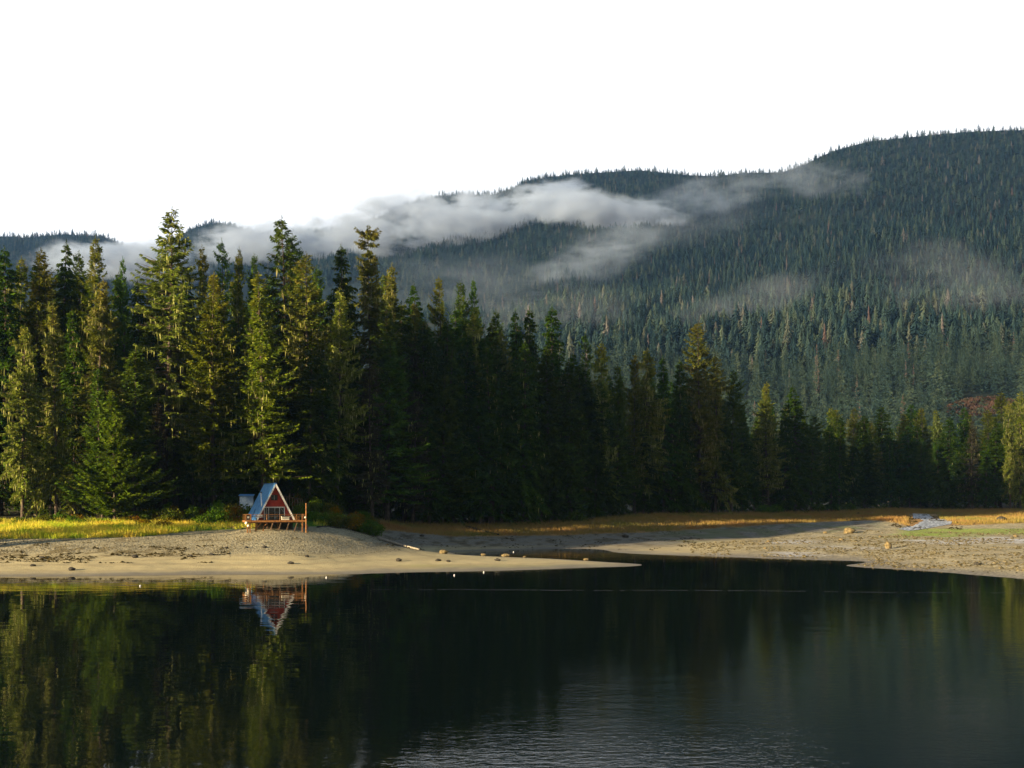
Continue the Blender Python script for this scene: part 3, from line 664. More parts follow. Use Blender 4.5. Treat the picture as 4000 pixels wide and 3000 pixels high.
# ------------------------------------------------------------------ shrubs
def shrub_proto(seed,mat,n=900):
    r=np.random.default_rng(seed); k=n
    u=r.normal(0,1,(k,3)); u/=np.linalg.norm(u,axis=1,keepdims=True); q=r.uniform(.35,1,k)[:,None]
    lump=(0.75+0.35*fbm(u[:,0]*2+9+seed,u[:,2]*2+u[:,1]*2+9,seed%40,3))[:,None]
    c=u*q*lump*np.array([1,1,.8])+np.array([0,0,.62]); c=c[c[:,2]>0.02]; k=len(c)
    d=r.normal(0,1,(k,3)); d[:,2]+=.4; d/=np.linalg.norm(d,axis=1,keepdims=True); w=np.cross(d,r.normal(0,1,(k,3))); w/=np.linalg.norm(w,axis=1,keepdims=True)
    l=r.uniform(.09,.19,(k,1)); Q=np.stack([c,c+d*l*.5+w*l*.38,c+d*l,c+d*l*.5-w*l*.38],1).reshape(-1,3)
    me=mesh_np('foliage',Q,np.arange(len(Q)).reshape(-1,4),M[mat])
    mb=MB()
    for i in range(12):
        a=r.uniform(0,6.28); e=r.uniform(.3,.7); mb.tube([(0.1*math.cos(a),.1*math.sin(a),-.1),(e*.6*math.cos(a),e*.6*math.sin(a),.5),(e*math.cos(a),e*math.sin(a),1.0)],[.02,.014,.005],4,False)
    st=bpy.data.meshes.new('stems'); st.from_pydata(mb.v,[],mb.f); st.materials.append(M['bark']); st.update()
    return me,st
SH={k:[shrub_proto(s,'shrub_'+k) for s in ss_] for k,ss_ in {'green':(1,2),'rust':(3,4),'olive':(5,6),'lime':(7,)}.items()}
def shrub(kind,p,w,h,label,group=None):
    f_,s_=random.choice(SH[kind]); e=empty('shrub',p,random.uniform(0,6.28)); e.scale=(w/1.7,w/1.7,h/1.35)
    obj('foliage',f_,e); obj('stems',s_,e); tag(e,label,'shrub',group)
rs=random.Random(9)
SHL={'green':'green leafy bush in the thicket','olive':'dull olive bush in the thicket','rust':'rusty autumn bush in the thicket'}
def thicket(pts,place,group):
    for px,D,w,h,k in pts:
        x=(px-HX)/F*D; shrub(k,(x,D,gz(x,D)-.1),w,h,SHL[k]+' '+place,group)
pts=[]
for i in range(34):
    px=rs.uniform(560,965); D=rs.uniform(191,206); pts.append((px,D,rs.uniform(2.4,4),rs.uniform(1.6,3.2)*(0.8+.5*(px-560)/400),rs.choice(['green','olive','olive','green','rust'])))
thicket(pts,'left of the cabin','bushes in the thicket left of the cabin')
pts=[]
for i in range(46):
    px=rs.uniform(1170,1480); D=rs.uniform(195,214); k=1 if px<1400 else 0.65
    pts.append((px,D,rs.uniform(2.2,3.8),rs.uniform(1.8,3.4)*k,rs.choice(['green','olive','olive','rust','green'])))
thicket(pts,'right of the cabin','bushes in the thicket right of the cabin')
pts=[]
for i in range(26):
    px=rs.uniform(-60,600); D=rs.uniform(185,192); pts.append((px,D,rs.uniform(1.6,3),rs.uniform(.9,1.8),rs.choice(['green','olive','green','rust'])))
thicket(pts,'under the trees at left','bushes under the trees at left')
def one_shrub(kind,px,py,w,h,label): shrub(kind,hit(px,py)-Vector((0,0,.1)),w,h,label)
one_shrub('lime',848,2048,2.3,1.9,'single bright lime green bush at the edge of the lawn')
one_shrub('rust',640,2066,2.8,1.6,'glowing orange bush at the right end of the tall grass')
for px_,k_,l_ in ((925,'rust','reddish bush at the left corner of the blue shed'),(958,'olive','olive bush hiding the lower wall of the blue shed'),(992,'green','green bush between the blue shed and the cabin roof')):
    x_=(px_-HX)/F*191; shrub(k_,(x_,191,gz(x_,191)-.1),3.0,3.7,l_)
one_shrub('olive',1440,2072,2.6,1.8,'dark bush overhanging the bank at the end of the beach')
one_shrub('lime',1210,2032,2.0,1.4,'light green bush at the right end of the deck')
pts=[]
for px,D in ((2330,272),(2980,322),(3030,326),(3200,352),(3320,364),(2250,258),(3260,358)): pts.append((px,D,4.5,2.6,'green'))
thicket(pts,'at the foot of the forest by the brown meadow','bushes by the brown meadow')

# ------------------------------------------------------------------ grasses
def blades(points,hmin,hmax,nb,spread,wid,seed,lean=.5):
    r=np.random.default_rng(seed); k=len(points); Pn=np.repeat(np.asarray(points),nb,axis=0); t=len(Pn)
    j=r.normal(0,spread,(t,2)); b=Pn.copy(); b[:,:2]+=j; a=r.uniform(0,6.28,t); h=r.uniform(hmin,hmax,t)*np.repeat(r.uniform(.6,1.25,k),nb)
    w=np.stack([np.cos(a),np.sin(a),0*a],-1)*wid; ln=np.stack([j[:,0]/spread*.35*h*lean,j[:,1]/spread*.35*h*lean,h],-1)+r.normal(0,.08,(t,3)); b[:,2]-=.12
    V=np.stack([b-w,b+w,b+ln*.6+w*.7,b+ln],1).reshape(-1,3); return V,np.arange(len(V)).reshape(-1,4)
def region_points(n_,pxr,fn,seed,Dr):
    r=np.random.default_rng(seed); px=r.uniform(*pxr,n_); D=r.uniform(*Dr,n_); x=(px-HX)/F*D; h=ground_h(px,D); py=HY-F*(h-CH)/D
    ok=fn(px,py,D,h,x); return np.stack([x,D,h],-1)[ok]
def grass_mat(name,stops,sc=0.22):
    m,nt,out=new_mat(name); pos=geo_pos(nt); a=noise(nt,sc,3,pos); b=noise(nt,3,2,pos); v=math_n(nt,'ADD',math_n(nt,'MULTIPLY',a,.75),math_n(nt,'MULTIPLY',b,.25))
    r=ramp(nt,stops); nt.links.new(v,r.inputs[0]); d=nt.nodes.new('ShaderNodeBsdfDiffuse'); t=nt.nodes.new('ShaderNodeBsdfTranslucent'); nt.links.new(r.outputs[0],d.inputs[0]); nt.links.new(r.outputs[0],t.inputs[0])
    x=nt.nodes.new('ShaderNodeMixShader'); x.inputs[0].default_value=.3; nt.links.new(d.outputs[0],x.inputs[1]); nt.links.new(t.outputs[0],x.inputs[2]); nt.links.new(x.outputs[0],out.inputs[0]); return m
gm=grass_mat('bank_grass',[(0.36,(.18,.34,.02)),(0.46,(.48,.48,.035)),(0.56,(.70,.56,.08)),(0.68,(.60,.34,.03))])
gp=region_points(26000,(-300,1420),lambda px,py,D,h,x:(py<poly_interp(px,GRASS)-1)&(h>2.6)&(D<poly_interp(px,TREELINE_D)+2)&((px<760)|((px<1010)&(py<2076)&(np.sin(px*13.7)>.55))|((px>1230)&(py<2054)&(np.sin(px*7.7)>.4))),1,(158,212))
V,Fc=blades(gp,.45,1.05,7,.22,.035,2)
tag(obj('grass',mesh_np('grass',V,Fc,gm)),'tall yellow and green grass on the bank above the beach','grass',kind='stuff')
lm=grass_mat('lawn_grass',[(0.35,(.06,.16,.012)),(0.6,(.12,.25,.02))],.6)
gp=region_points(30000,(690,1420),lambda px,py,D,h,x:(py<poly_interp(px,GRASS)-2)&(D<poly_interp(px,TREELINE_D)-2)&(h>3.6)&((px<960)|(px>1195)),4,(172,215))
V,Fc=blades(gp,.10,.28,5,.2,.03,5); tag(obj('lawn',mesh_np('lawn',V,Fc,lm)),'short bright green turf beside the cabin','lawn',kind='stuff')
mm=grass_mat('meadow_sedge',[(0.34,(.16,.16,.04)),(0.45,(.25,.185,.05)),(0.55,(.31,.195,.065)),(0.66,(.26,.12,.045))],.09)
gp=region_points(90000,(1380,4400),lambda px,py,D,h,x:(py<poly_interp(px,MEADOW)-1)&(h>1.3)&(D<poly_interp(px,TREELINE_D)+3)&~((px>3548)&(px<3668+np.clip((py-2025)*3,0,80))&(py>2008)&(py<2066)),6,(188,430))
V,Fc=blades(gp,.35,.95,6,.35,.05,7); tag(obj('sedge_meadow',mesh_np('sedge_meadow',V,Fc,mm)),'orange brown sedge meadow between the mud flat and the forest','meadow',kind='stuff')

# ------------------------------------------------------------------ stones
def rock_mesh(seed,squash=.6):
    r=np.random.default_rng(seed); import bmesh
    bm=bmesh.new(); bmesh.ops.create_icosphere(bm,subdivisions=3,radius=1)
    ax=r.normal(0,1,(7,3)); ax/=np.linalg.norm(ax,axis=1,keepdims=True); dd=r.uniform(.55,.9,7)
    for v in bm.verts:
        p=np.array(v.co)
        for a,d_ in zip(ax,dd):
            t=p@a
            if t>d_: p=p-a*(t-d_)*.85
        p*=1+.12*(math.sin(p[0]*5+seed)+math.sin(p[1]*6+seed*2)+math.sin(p[2]*7))/3
        v.co=Vector((p[0],p[1],p[2]*squash))
    me=bpy.data.meshes.new('boulder'); bm.to_mesh(me); bm.free(); return me
RK={'tan':simple_mat('tan_rock',(.08,.06,.03),(.26,.19,.085),2.0,.9,.15,.8,.15),'dark':simple_mat('dark_rock',(.02,.018,.014),(.07,.06,.045),2.2,.8,.2,.6,.1)}
RM={k:[rock_mesh(s) for s in (1,2,3)] for k in RK}
for k in RM:
    for q in RM[k]: q.materials.append(RK[k]); q.polygons.foreach_set('use_smooth',[True]*len(q.polygons))
def rock(kind,px,py,w,h,label,name='boulder',group=None):
    p=hit(px,py); o=obj(name,random.choice(RM[kind])); o.location=(p.x,p.y+w*.3,p.z+h*.32); o.scale=(w/1.6,w/2.0,h/1.0); o.rotation_euler.z=random.uniform(-.4,.4)
    tag(o,label,'rock',group)
rock('tan',3320,2084,2.3,1.35,'largest tan boulder, standing on the gravel flat near the creek')
rock('tan',3472,2143,1.05,1.25,'upright tan stone with a wet foot on the pale flat')
rock('dark',3916,2035,2.5,1.1,'dark boulder in the brown meadow at right')
rock('tan',3970,2099,.8,.55,'tan boulder near the right edge on the silver flat')
rock('tan',3224,2084,.7,.5,'pale round stone left of the largest tan boulder')
rock('tan',3002,2118,.6,.4,'tan stone at the left end of the stony bar')
rock('tan',2990,2145,.6,.35,'small brown stone below the left end of the stony bar')
rock('tan',3288,2110,.9,.4,'flat tan stone just below the largest boulder')
rock('tan',3440,2099,.6,.4,'rounded tan stone between the largest boulder and the green algae')
rock('dark',3355,2010,.9,.6,'small dark rock in the far meadow left of the creek')
rock('dark',2443,2100,1.3,.7,'black boulder on the shaded mud flat')
rock('dark',3820,2208,.9,.4,'dark stone on the right shingle near the water')
for i,(px,py,w) in enumerate([(1134,2204,.9),(1196,2177,.7),(823,2170,.8),(742,2176,.7),(523,2180,1.0),(162,2182,.8),(126,2213,.8),(276,2230,1.1),(1031,2141,.9),(961,2143,.7),(882,2144,.7),(1556,2194,1.1),(1711,2194,.9),(1750,2195,.7),(1943,2191,.9),(1647,2096,.9)]):
    rock('dark',px,py,w*.8,w*.42,'small dark stone lying on the sunlit sand' if px<1640 or px>1650 else 'dark stone on the shaded gravel above the log','stone','dark stones on the sand' if px!=1647 else None)
for i,(px,py,w) in enumerate([(1732,2163,1.5),(1888,2171,.9),(1976,2175,1.2),(2290,2188,.7),(2050,2177,.5)]):
    rock('tan',px,py,w,w*.45,'tan stone on the back edge of the sand spit','stone','tan stones along the spit edge')
# cobbles: uncountable
def cobbles(name,pts,smin,smax,seed,mat,label,cat='gravel'):
    r=np.random.default_rng(seed); T=np.array([(1,0,0),(0.3,.9,.1),(-.8,.5,0),(-.7,-.6,.1),(.4,-.9,0),(0.1,0,.8),(0,0,-.6)]); TF=np.array([(0,1,5),(1,2,5),(2,3,5),(3,4,5),(4,0,5)])
    k=len(pts); a=r.uniform(0,6.28,k); s=r.uniform(0,1,k)**5*(smax-smin)+smin; c=np.cos(a)[:,None]; sn=np.sin(a)[:,None]; s=s[:,None]; zf=r.uniform(.4,.9,k)[:,None]
    V=np.stack([(T[None,:,0]*c-T[None,:,1]*sn)*s+pts[:,0:1],(T[None,:,0]*sn+T[None,:,1]*c)*s*.8+pts[:,1:2],T[None,:,2]*s*zf+pts[:,2:3]],-1).reshape(-1,3)
    Fc=(TF[None]+(np.arange(k)*7)[:,None,None]).reshape(-1,3); tag(obj(name,mesh_np(name,V,Fc,mat)),label,cat,kind='stuff')
cm=grass_mat('cobble_stone',[(0.38,(.06,.045,.02)),(0.5,(.19,.15,.07)),(0.62,(.40,.33,.19))],2.5)
gp=region_points(34000,(2700,4400),lambda px,py,D,h,x:(h>.05)&(py>poly_interp(px,[(2700,2125),(3000,2105),(3300,2072),(3500,2070),(4400,2066)]))&(fbm(x*.12,D*.12,77)>.40),8,(125,262))
cobbles('shingle',gp,.06,.40,9,cm,'scattered cobbles and weed clumps on the right-hand flat')
gp=region_points(15000,(-300,1560),lambda px,py,D,h,x:(py>poly_interp(px,GRASS)+2)&(py<2168+14*np.sin(px/90))&(h>.4),10,(140,200))
cobbles('gravel',gp,.05,.22,11,cm,'fine gravel on the upper beach before the cabin')
dm=grass_mat('dark_weed',[(0.4,(.035,.028,.012)),(0.62,(.09,.065,.02))],1)
gp=np.concatenate([region_points(9000,(1480,2750),lambda px,py,D,h,x:(h>.1)&(h<2.6)&(py<2150)&(py>poly_interp(px,MEADOW))&(fbm(x*.35,D*.16,88,3)>.47),12,(165,250)),
                   region_points(9000,(-200,900),lambda px,py,D,h,x:(py>2122)&(py<2200)&(fbm(x*.30,D*.35,98,3)>.50),13,(138,165)),
                   region_points(1800,(2900,4300),lambda px,py,D,h,x:(h>.1)&(py>2070)&(fbm(x*.3,D*.3,99,3)>.50),15,(135,230))])
cobbles('seaweed',gp,.08,.36,14,dm,'dark brown seaweed clumps strewn over the tidal flats','seaweed')
gp=region_points(9000,(3470,3760),lambda px,py,D,h,x:(py>2010)&(py<2069)&(fbm(x*.3,D*.2,61,3)>.5),17,(240,370))
cobbles('creek_stones',gp,.12,.5,18,dm,'dark stones and mud clods along and in the creek')
wm=simple_mat('pale_stone',(.45,.42,.36),(.7,.66,.58),3)
gp=region_points(400,(850,1000),lambda px,py,D,h,x:(py>2056)&(py<2066)&(px<990),16,(176,205))[:60]
for i,p_ in enumerate(gp[:34]):
    o=obj('stone',RM['tan'][i%3] if i else RM['tan'][0]); o.location=(p_[0],p_[1],p_[2]+.08); s_=random.uniform(.18,.4); o.scale=(s_,s_*.8,s_*.7); tag(o,'pale stone in the row along the lawn edge left of the cabin','rock','pale stones edging the lawn')

# ------------------------------------------------------------------ driftwood
WOOD=simple_mat('driftwood',(.16,.13,.10),(.40,.34,.26),3,.8,.2,.5,.05,(1,1,1))
DWOOD=simple_mat('dark_driftwood',(.015,.012,.01),(.05,.042,.033),3)
def log(a,b,r0,label,mat,name='driftwood_log'):
    pa=hit(*a); pb=hit(*b); mb=MB(); pts=[];rs_=[]
    for i in range(8):
        t=i/7; p=pa.lerp(pb,t); p.z=gz(p.x,p.y)*.5+p.z*.5+r0*.7; p.x+=.15*math.sin(t*7); pts.append(p); rs_.append(r0*(1-.5*t)*(1+.1*math.sin(t*19)))
    c=Vector(pts[0]); e=mb.tube([p-c for p in pts],rs_,10); 
    for t,l in ((.3,.6),(.65,.45)):
        p=Vector(pts[int(t*7)])-c; mb.tube([p,p+Vector((.2,-.1,l))],[r0*.35,r0*.12],6)
    o=mb.build(name,mat,smooth=True); o.location=c; tag(o,label,'driftwood')
log((1478,2106),(1636,2151),.28,'long pale driftwood log at the edge of light and shade',WOOD)
log((1820,2062),(1945,2092),.30,'dark fallen log slanting across the brown meadow edge',DWOOD)
log((1195,2064),(1178,2047),.32,'short reddish driftwood stump beside the right deck post',simple_mat('red_drift',(.18,.09,.05),(.42,.24,.15),3))
log((1240,2062),(1330,2066),.16,'thin dark log lying under the thicket right of the cabin',DWOOD)

# ------------------------------------------------------------------ cabin
def corrugated(name,a,b,axis,scale,metal=0.0,rough=.45):
    m,nt,out=new_mat(name); tc=nt.nodes.new('ShaderNodeTexCoord'); w=nt.nodes.new('ShaderNodeTexWave'); w.wave_type='BANDS'; w.bands_direction=axis; w.inputs['Scale'].default_value=scale; w.inputs['Distortion'].default_value=0
    nt.links.new(tc.outputs['Object'],w.inputs[0]); n_=noise(nt,1.6,4,tc.outputs['Object']); r=ramp(nt,[(.35,a),(.65,b)]); nt.links.new(n_,r.inputs[0])
    principled(nt,out,r.outputs[0],rough,.4,bumpn(nt,w.outputs[0],.6,.04),metal); return m
BLUE=corrugated('blue_metal',(.05,.19,.46),(.12,.31,.60),'Y',3.2)
SHEDB=corrugated('shed_metal',(.13,.22,.36),(.20,.30,.44),'X',5)
RED=corrugated('red_boards',(.36,.026,.010),(.50,.048,.018),'X',3.2,rough=.7)
WHITE=simple_mat('white_paint',(.62,.58,.50),(.82,.79,.72),5,.6,.3,.1,.01)
GREYP=simple_mat('grey_frame',(.40,.40,.38),(.58,.57,.54),5,.5)
DECKW=simple_mat('deck_wood',(.15,.06,.018),(.33,.145,.04),3,.7,.25,.3,.02,(1,1,1))
OLDW=simple_mat('old_posts',(.055,.035,.02),(.17,.10,.055),3,.85)
STEEL=simple_mat('stovepipe_steel',(.55,.55,.55),(.8,.8,.8),5,.35,.5,metallic=.6)
BLACK=simple_mat('black_iron',(.01,.01,.01),(.03,.03,.03),5,.5)
m,nt,out=new_mat('window_glass'); tc=nt.nodes.new('ShaderNodeTexCoord'); n_=noise(nt,1.3,3,tc.outputs['Object']); r=ramp(nt,[(.4,(.008,.009,.010)),(.65,(.035,.03,.025))]); nt.links.new(n_,r.inputs[0]); principled(nt,out,r.outputs[0],.06,.5); GLASS=m
CREAM=simple_mat('cream_plastic',(.62,.56,.42),(.75,.70,.55),3,.5)

th=math.radians(22); CD=176.5; SC=CD/184; c0=Vector(((1075-HX)/F*CD,CD,CH+(HY-2031)/F*CD))
cabin=empty('a_frame_cabin',c0,th); cabin.scale=(SC,SC,SC); tag(cabin,'red A-frame cabin with steep blue metal roof and timber deck on posts','cabin')
HW,AP,DP=3.05,5.85,10.2
def side_roof(s):
    # slab from ridge to just below the floor, 0.12 m thick
    mb=MB(); n_=Vector((s*AP,0,HW)).normalized()*.12; f=1.06
    a=Vector((0,0,AP)); b=Vector((s*HW*f,0,AP*(1-f)))
    for y0,y1 in ((-.55,DP),):
        v=[Vector((p.x,y,p.z)) for y in (y0,y1) for p in (a,b)]
        vv=[v[0],v[1],v[3],v[2]]; oo=[p+n_ for p in vv]
        mb.add(vv+oo,[(0,1,2,3),(7,6,5,4),(0,4,5,1),(1,5,6,2),(2,6,7,3),(3,7,4,0)])
    return mb
rf=side_roof(-1); r2=side_roof(1); rf.add(r2.v,r2.f)
roof=rf.build('roof',BLUE,cabin)
mb=MB(); mb.bar((0,-.57,AP+.14),(0,DP+.02,AP+.14),.34,.07); mb.build('ridge_cap',BLUE,roof)
# gable wall
mb=MB(); yw=.55; k=.985
mb.add([(-HW*k,yw,0),(HW*k,yw,0),(0,yw,AP*k),(-HW*k,yw+.1,0),(HW*k,yw+.1,0),(0,yw+.1,AP*k)],[(0,1,2),(5,4,3),(0,3,4,1),(1,4,5,2),(2,5,3,0)])
yb=DP-.3; mb.build('wall',RED,cabin); mb=MB(); mb.add([(-HW*k,yb,-.2),(HW*k,yb,-.2),(0,yb,AP*k),(-HW*k,yb+.1,-.2),(HW*k,yb+.1,-.2),(0,yb+.1,AP*k)],[(0,1,2),(5,4,3),(0,3,4,1),(1,4,5,2),(2,5,3,0)])
mb.build('rear_wall',RED,cabin)
mb=MB(); mb.box(-HW,HW,yw+.12,DP-.35,-.35,-.05); mb.build('floor',OLDW,cabin)
# bargeboards, scalloped on the left rake and the upper right
for s,wd in ((-1,.07),(1,.13)):
    mb=MB(); n_=60; V=[];Fc=[]
    for i in range(n_+1):
        t=i/n_*1.05; x=s*HW*t; z=AP*(1-t); inn=Vector((-s*AP,0,-HW)).normalized()
        dpt=wd+.08*abs(math.sin(i/n_*math.pi*17)); 
        for y in (-.62,-.555):
            V.append((x,y,z)); V.append((x+inn.x*dpt,y,z+inn.z*dpt))
    for i in range(n_):
        b=i*4; q=b+4
        Fc+=[(b,b+1,q+1,q),(b+2,q+2,q+3,b+3),(b,q,q+2,b+2),(b+1,b+3,q+3,q+1)]
    mb.add(V,Fc)
    out_=Vector((s*AP,0,HW)).normalized()*.10
    mb.bar(Vector((0,-.60,AP))+out_*.5,Vector((s*HW*1.06,-.60,AP*(1-1.06)))+out_*.5,.07,.05 if s<0 else .10)
    mb.build('bargeboard',WHITE,roof)
# lower glazing
def window(name,x0,x1,z0,z1,mulls,frame_mat,fw=.10,y=yw,trim=True):
    mb=MB(); mb.box(x0,x1,y-.03,y-.012,z0,z1); g=None
    fr=MB(); fr.box(x0-fw,x1+fw,y-.09,y-.032,z1,z1+fw*1.3); fr.box(x0-fw,x0,y-.09,y-.032,z0,z1-.003); fr.box(x1,x1+fw,y-.09,y-.032,z0,z1-.003)
    if z0>.2: fr.box(x0-fw,x1+fw,y-.09,y-.032,z0-fw,z0-.003)
    w=fr.build(name,frame_mat,cabin); mb.build('pane',GLASS,w)
    if mulls:
        ml=MB()
        for q,ww in mulls: ml.box(q-ww/2,q+ww/2,y-.085,y-.033,z0,z1-.004)
        ml.build('mullion',GREYP,w)
    return w
window('window',-1.62,1.52,0.02,1.98,[(-1.35,.06),(-.98,.11),(.03,.05),(.80,.12)],WHITE,.13)
window('window',-.55,.42,3.25,4.02,[(-.07,.05)],BLACK,.045)
mb=MB(); mb.bar((1.05,yw-.10,1.9),(1.35,yw-.10,1.35),.03); mb.build('curtain_edge',GREYP,cabin)
# chimney
mb=MB(); px_,py_=-2.0,1.0
mb.tube([(px_,py_,1.75),(px_+.02,py_,2.4),(px_-.12,py_,4.45)],[.12,.12,.12],12); ch=mb.build('chimney_pipe',STEEL,cabin,smooth=True)
mb=MB(); mb.tube([(px_-.125,py_,4.45),(px_-.125,py_,4.5),(px_-.13,py_,4.58),(px_-.13,py_,4.62)],[.14,.20,.20,.03],12); mb.build('chimney_cap',BLACK,ch)
mb=MB(); mb.tube([(px_-.05,py_,1.72),(px_-.05,py_,1.95)],[.2,.14],12); mb.build('flashing',STEEL,ch)
# deck
XL,XR,YF=-5.15,4.45,-2.35
mb=MB()
nb_=24; wd=(yw-YF)/nb_
for i in range(nb_): mb.box(XL,XR,YF+i*wd+.006,YF+(i+1)*wd-.006,-.055,-.012)
deck=mb.build('deck_floor',DECKW,cabin)
mb=MB(); mb.box(XL-.02,XR+.02,YF-.06,YF-.006,-.30,-.008); mb.box(XL-.07,XL-.022,YF-.06,yw,-.30,-.008); mb.box(XR+.022,XR+.07,YF-.06,yw,-.30,-.008); mb.build('fascia',DECKW,deck)
mb=MB()
for x in np.linspace(XL+.3,XR-.3,12): mb.box(x-.03,x+.03,YF,yw-.02,-.25,-.06)
mb.box(XL+.05,XR-.05,YF+.35,YF+.5,-.45,-.252); mb.box(XL+.05,XR-.05,-.2,-.05,-.45,-.252); mb.build('joists',OLDW,deck)
mb=MB(); [mb.box(-3.0+i*.25,-2.77+i*.25,yw+.02,yw+.06,-1.75,-.36) for i in range(24)]; mb.build('underdeck_shade_panel',simple_mat('underdeck_shade',(.02,.015,.012),(.06,.045,.03),4),cabin)  # dark boards added to stand for the shadow beneath cabin and deck
# railing
mb=MB(); mb.box(XL+.95,XR,YF-.03,YF+.09,.90,.96); mb.box(XR-.09,XR+.03,YF+.1,yw-.1,.90,.96); mb.box(XL-.02,XL+.1,YF+.1,yw-.1,.90,.96); rail=mb.build('rail',DECKW,cabin)
mb=MB(); mb.box(XL+.95,XR,YF+.01,YF+.05,.62,.70); mb.box(XR-.05,XR-.01,YF+.1,yw-.1,.62,.70); mb.build('lower_rail',OLDW,cabin)
for x in (-1.75,.35,3.05,3.95):
    MB().box(x-.05,x+.05,YF-.02,YF+.08,-.012,.90).build('rail_post',DECKW,cabin)
for x,y in ((XL+.04,-.9),(XL+.04,.3),(XR-.04,-.9),(XR-.04,.3)):
    MB().box(x-.05,x+.05,y-.05,y+.05,-.012,.90).build('rail_post',DECKW,cabin)
for x in (2.72,2.88,3.25,3.45):
    MB().box(x-.025,x+.025,YF+.0,YF+.045,-.012,.62).build('baluster',DECKW,cabin)
# framed board at the left corner
mb=MB(); a0,a1=XL-.05,XL+.92; mb.box(a0,a1,YF-.10,YF-.03,.86,1.02); mb.box(a0,a1,YF-.10,YF-.03,-.10,.08); mb.box(a0,a0+.2,YF-.10,YF-.03,.083,.857); mb.box(a1-.2,a1,YF-.10,YF-.03,.083,.857)
fb_=mb.build('framed_board',DECKW,cabin); mb=MB(); mb.box(a0+.2,a1-.2,YF-.06,YF-.04,.083,.857); mb.build('board_panel',BLACK,fb_)
mb=MB(); mb.box(a0+.33,a1-.33,YF-.085,YF-.065,.50,.60); mb.box(a0+.36,a1-.38,YF-.085,YF-.065,.36,.42); mb.build('board_plate',WHITE,fb_)
# posts and braces under the deck
def gl(x,y): # local ground height
    w=Matrix.Rotation(th,3,'Z')@Vector((x,y,0))*SC+c0; return (gz(w.x,w.y)-c0.z)/SC
for x in (XL+.35,XL+.75): MB().box(x-.09,x+.09,YF+.02,YF+.2,gl(x,YF)-.3,-.30).build('deck_post',DECKW,cabin)
for x in (-3.45,): MB().box(x-.09,x+.09,YF+.3,YF+.48,gl(x,YF)-.3,-.45).build('deck_post',DECKW,cabin)
for x in (-3,-1.3,.4,2.1,3.9): MB().box(x-.09,x+.09,-.2,-.02,gl(x,0)-.3,-.45).build('deck_post',OLDW,cabin)
for x in (-.75,.55,1.85,3.15):
    g=gl(x-.4,YF+.3); mb=MB(); mb.bar((x,YF+.12,-.30),(x-.42,YF+.35,g-.2),.14); mb.build('brace',OLDW,cabin)
mb=MB(); mb.bar((-2.6,YF+.3,-.4),(-3.2,YF+.3,-1.15),.12); mb.bar((-2.2,YF+.35,-.9),(-2.25,YF+.35,gl(-2.2,YF)-.2),.16); mb.bar((-2.2,YF+.35,-.95),(-1.6,YF+.3,-.45),.12); mb.build('brace',DECKW,cabin)
x=XR+.14; MB().tube([(x,YF,gl(x,YF)-.4),(x,YF,2.75)],[.11,.10],10).build('tall_post',DECKW,cabin)
MB().box(XR-.55,XR-.38,YF+.0,YF+.14,gl(XR-.4,YF)-.3,-.30).build('deck_post',DECKW,cabin)
# things on or beside the deck
def local(x,y,z): return Matrix.Rotation(th,3,'Z')@Vector((x,y,z))*SC+c0
def ico(name,p,r,mat,label,cat,group=None,loop=True):
    mb=MB(); prof=[(-1,.05),(-.92,.4),(-.7,.72),(-.35,.94),(0,1),(.35,.94),(.7,.72),(.92,.4),(1,.16),(1.18,.14),(1.22,.03)]
    mb.tube([(0,0,z*r) for z,_ in prof],[q*r for _,q in prof],14); o=mb.build(name,mat,smooth=True); o.location=p; tag(o,label,cat,group); return o
ico('float',local(XL+.1,YF-.25,-.42),.23,CREAM,'upper cream float hanging below the framed board','float')
ico('float',local(XL+.42,YF-.25,-.85),.2,CREAM,'lower cream float hanging under the framed board','float')
ico('float',local(XR-.02,YF-.18,.42),.16,CREAM,'small cream float tied to the tall right post','float')
e=empty('storage_box',local(1.35,YF+.75,-.01),th); tag(e,'cream storage box on the deck behind the right railing','box')
mb=MB(); mb.box(-.58,.58,-.3,.3,.03,.52); mb.build('body',CREAM,e,bevel=.02); mb=MB(); mb.box(-.62,.62,-.33,.33,.525,.62); mb.build('lid',CREAM,e,bevel=.02); mb=MB(); mb.box(-.03,.03,-.345,-.335,.35,.60); mb.build('latch',GREYP,e)
e=empty('slatted_bench',local(-2.75,YF+.8,-.01),th); tag(e,'dark bench with pale slats on the left of the deck','bench')
mb=MB(); [mb.box(-.55,.55,-.25+i*.11,-.17+i*.11,.42,.45) for i in range(5)]; mb.build('seat',GREYP,e)
mb=MB(); [mb.box(-.55,.55,.28,.31,.55+i*.12,.63+i*.12) for i in range(3)]; mb.build('backrest',GREYP,e)
for x in (-.5,.5):
    for y in (-.22,.29): MB().box(x-.03,x+.03,y-.03,y+.03,0,.415 if y<0 else .9).build('leg',BLACK,e)
e=empty('stool',local(2.15,YF+.6,-.01),th); tag(e,'small black and white stool between the cream box and the railing end','stool')
MB().tube([(0,0,.52),(0,0,.60)],[.24,.24],12).build('seat',WHITE,e)
for a in range(4): MB().bar((.2*math.cos(a*1.57+.7),.2*math.sin(a*1.57+.7),0),(.14*math.cos(a*1.57+.7),.14*math.sin(a*1.57+.7),.515),.045).build('leg',BLACK,e)
mb=MB(); mb.tube([local(-3.9,-.5,.0),local(-3.25,-.2,1.75)],[.04,.03],6); o=mb.build('pole',BLACK); tag(o,'thin dark pole leaning against the left roof slope','pole')
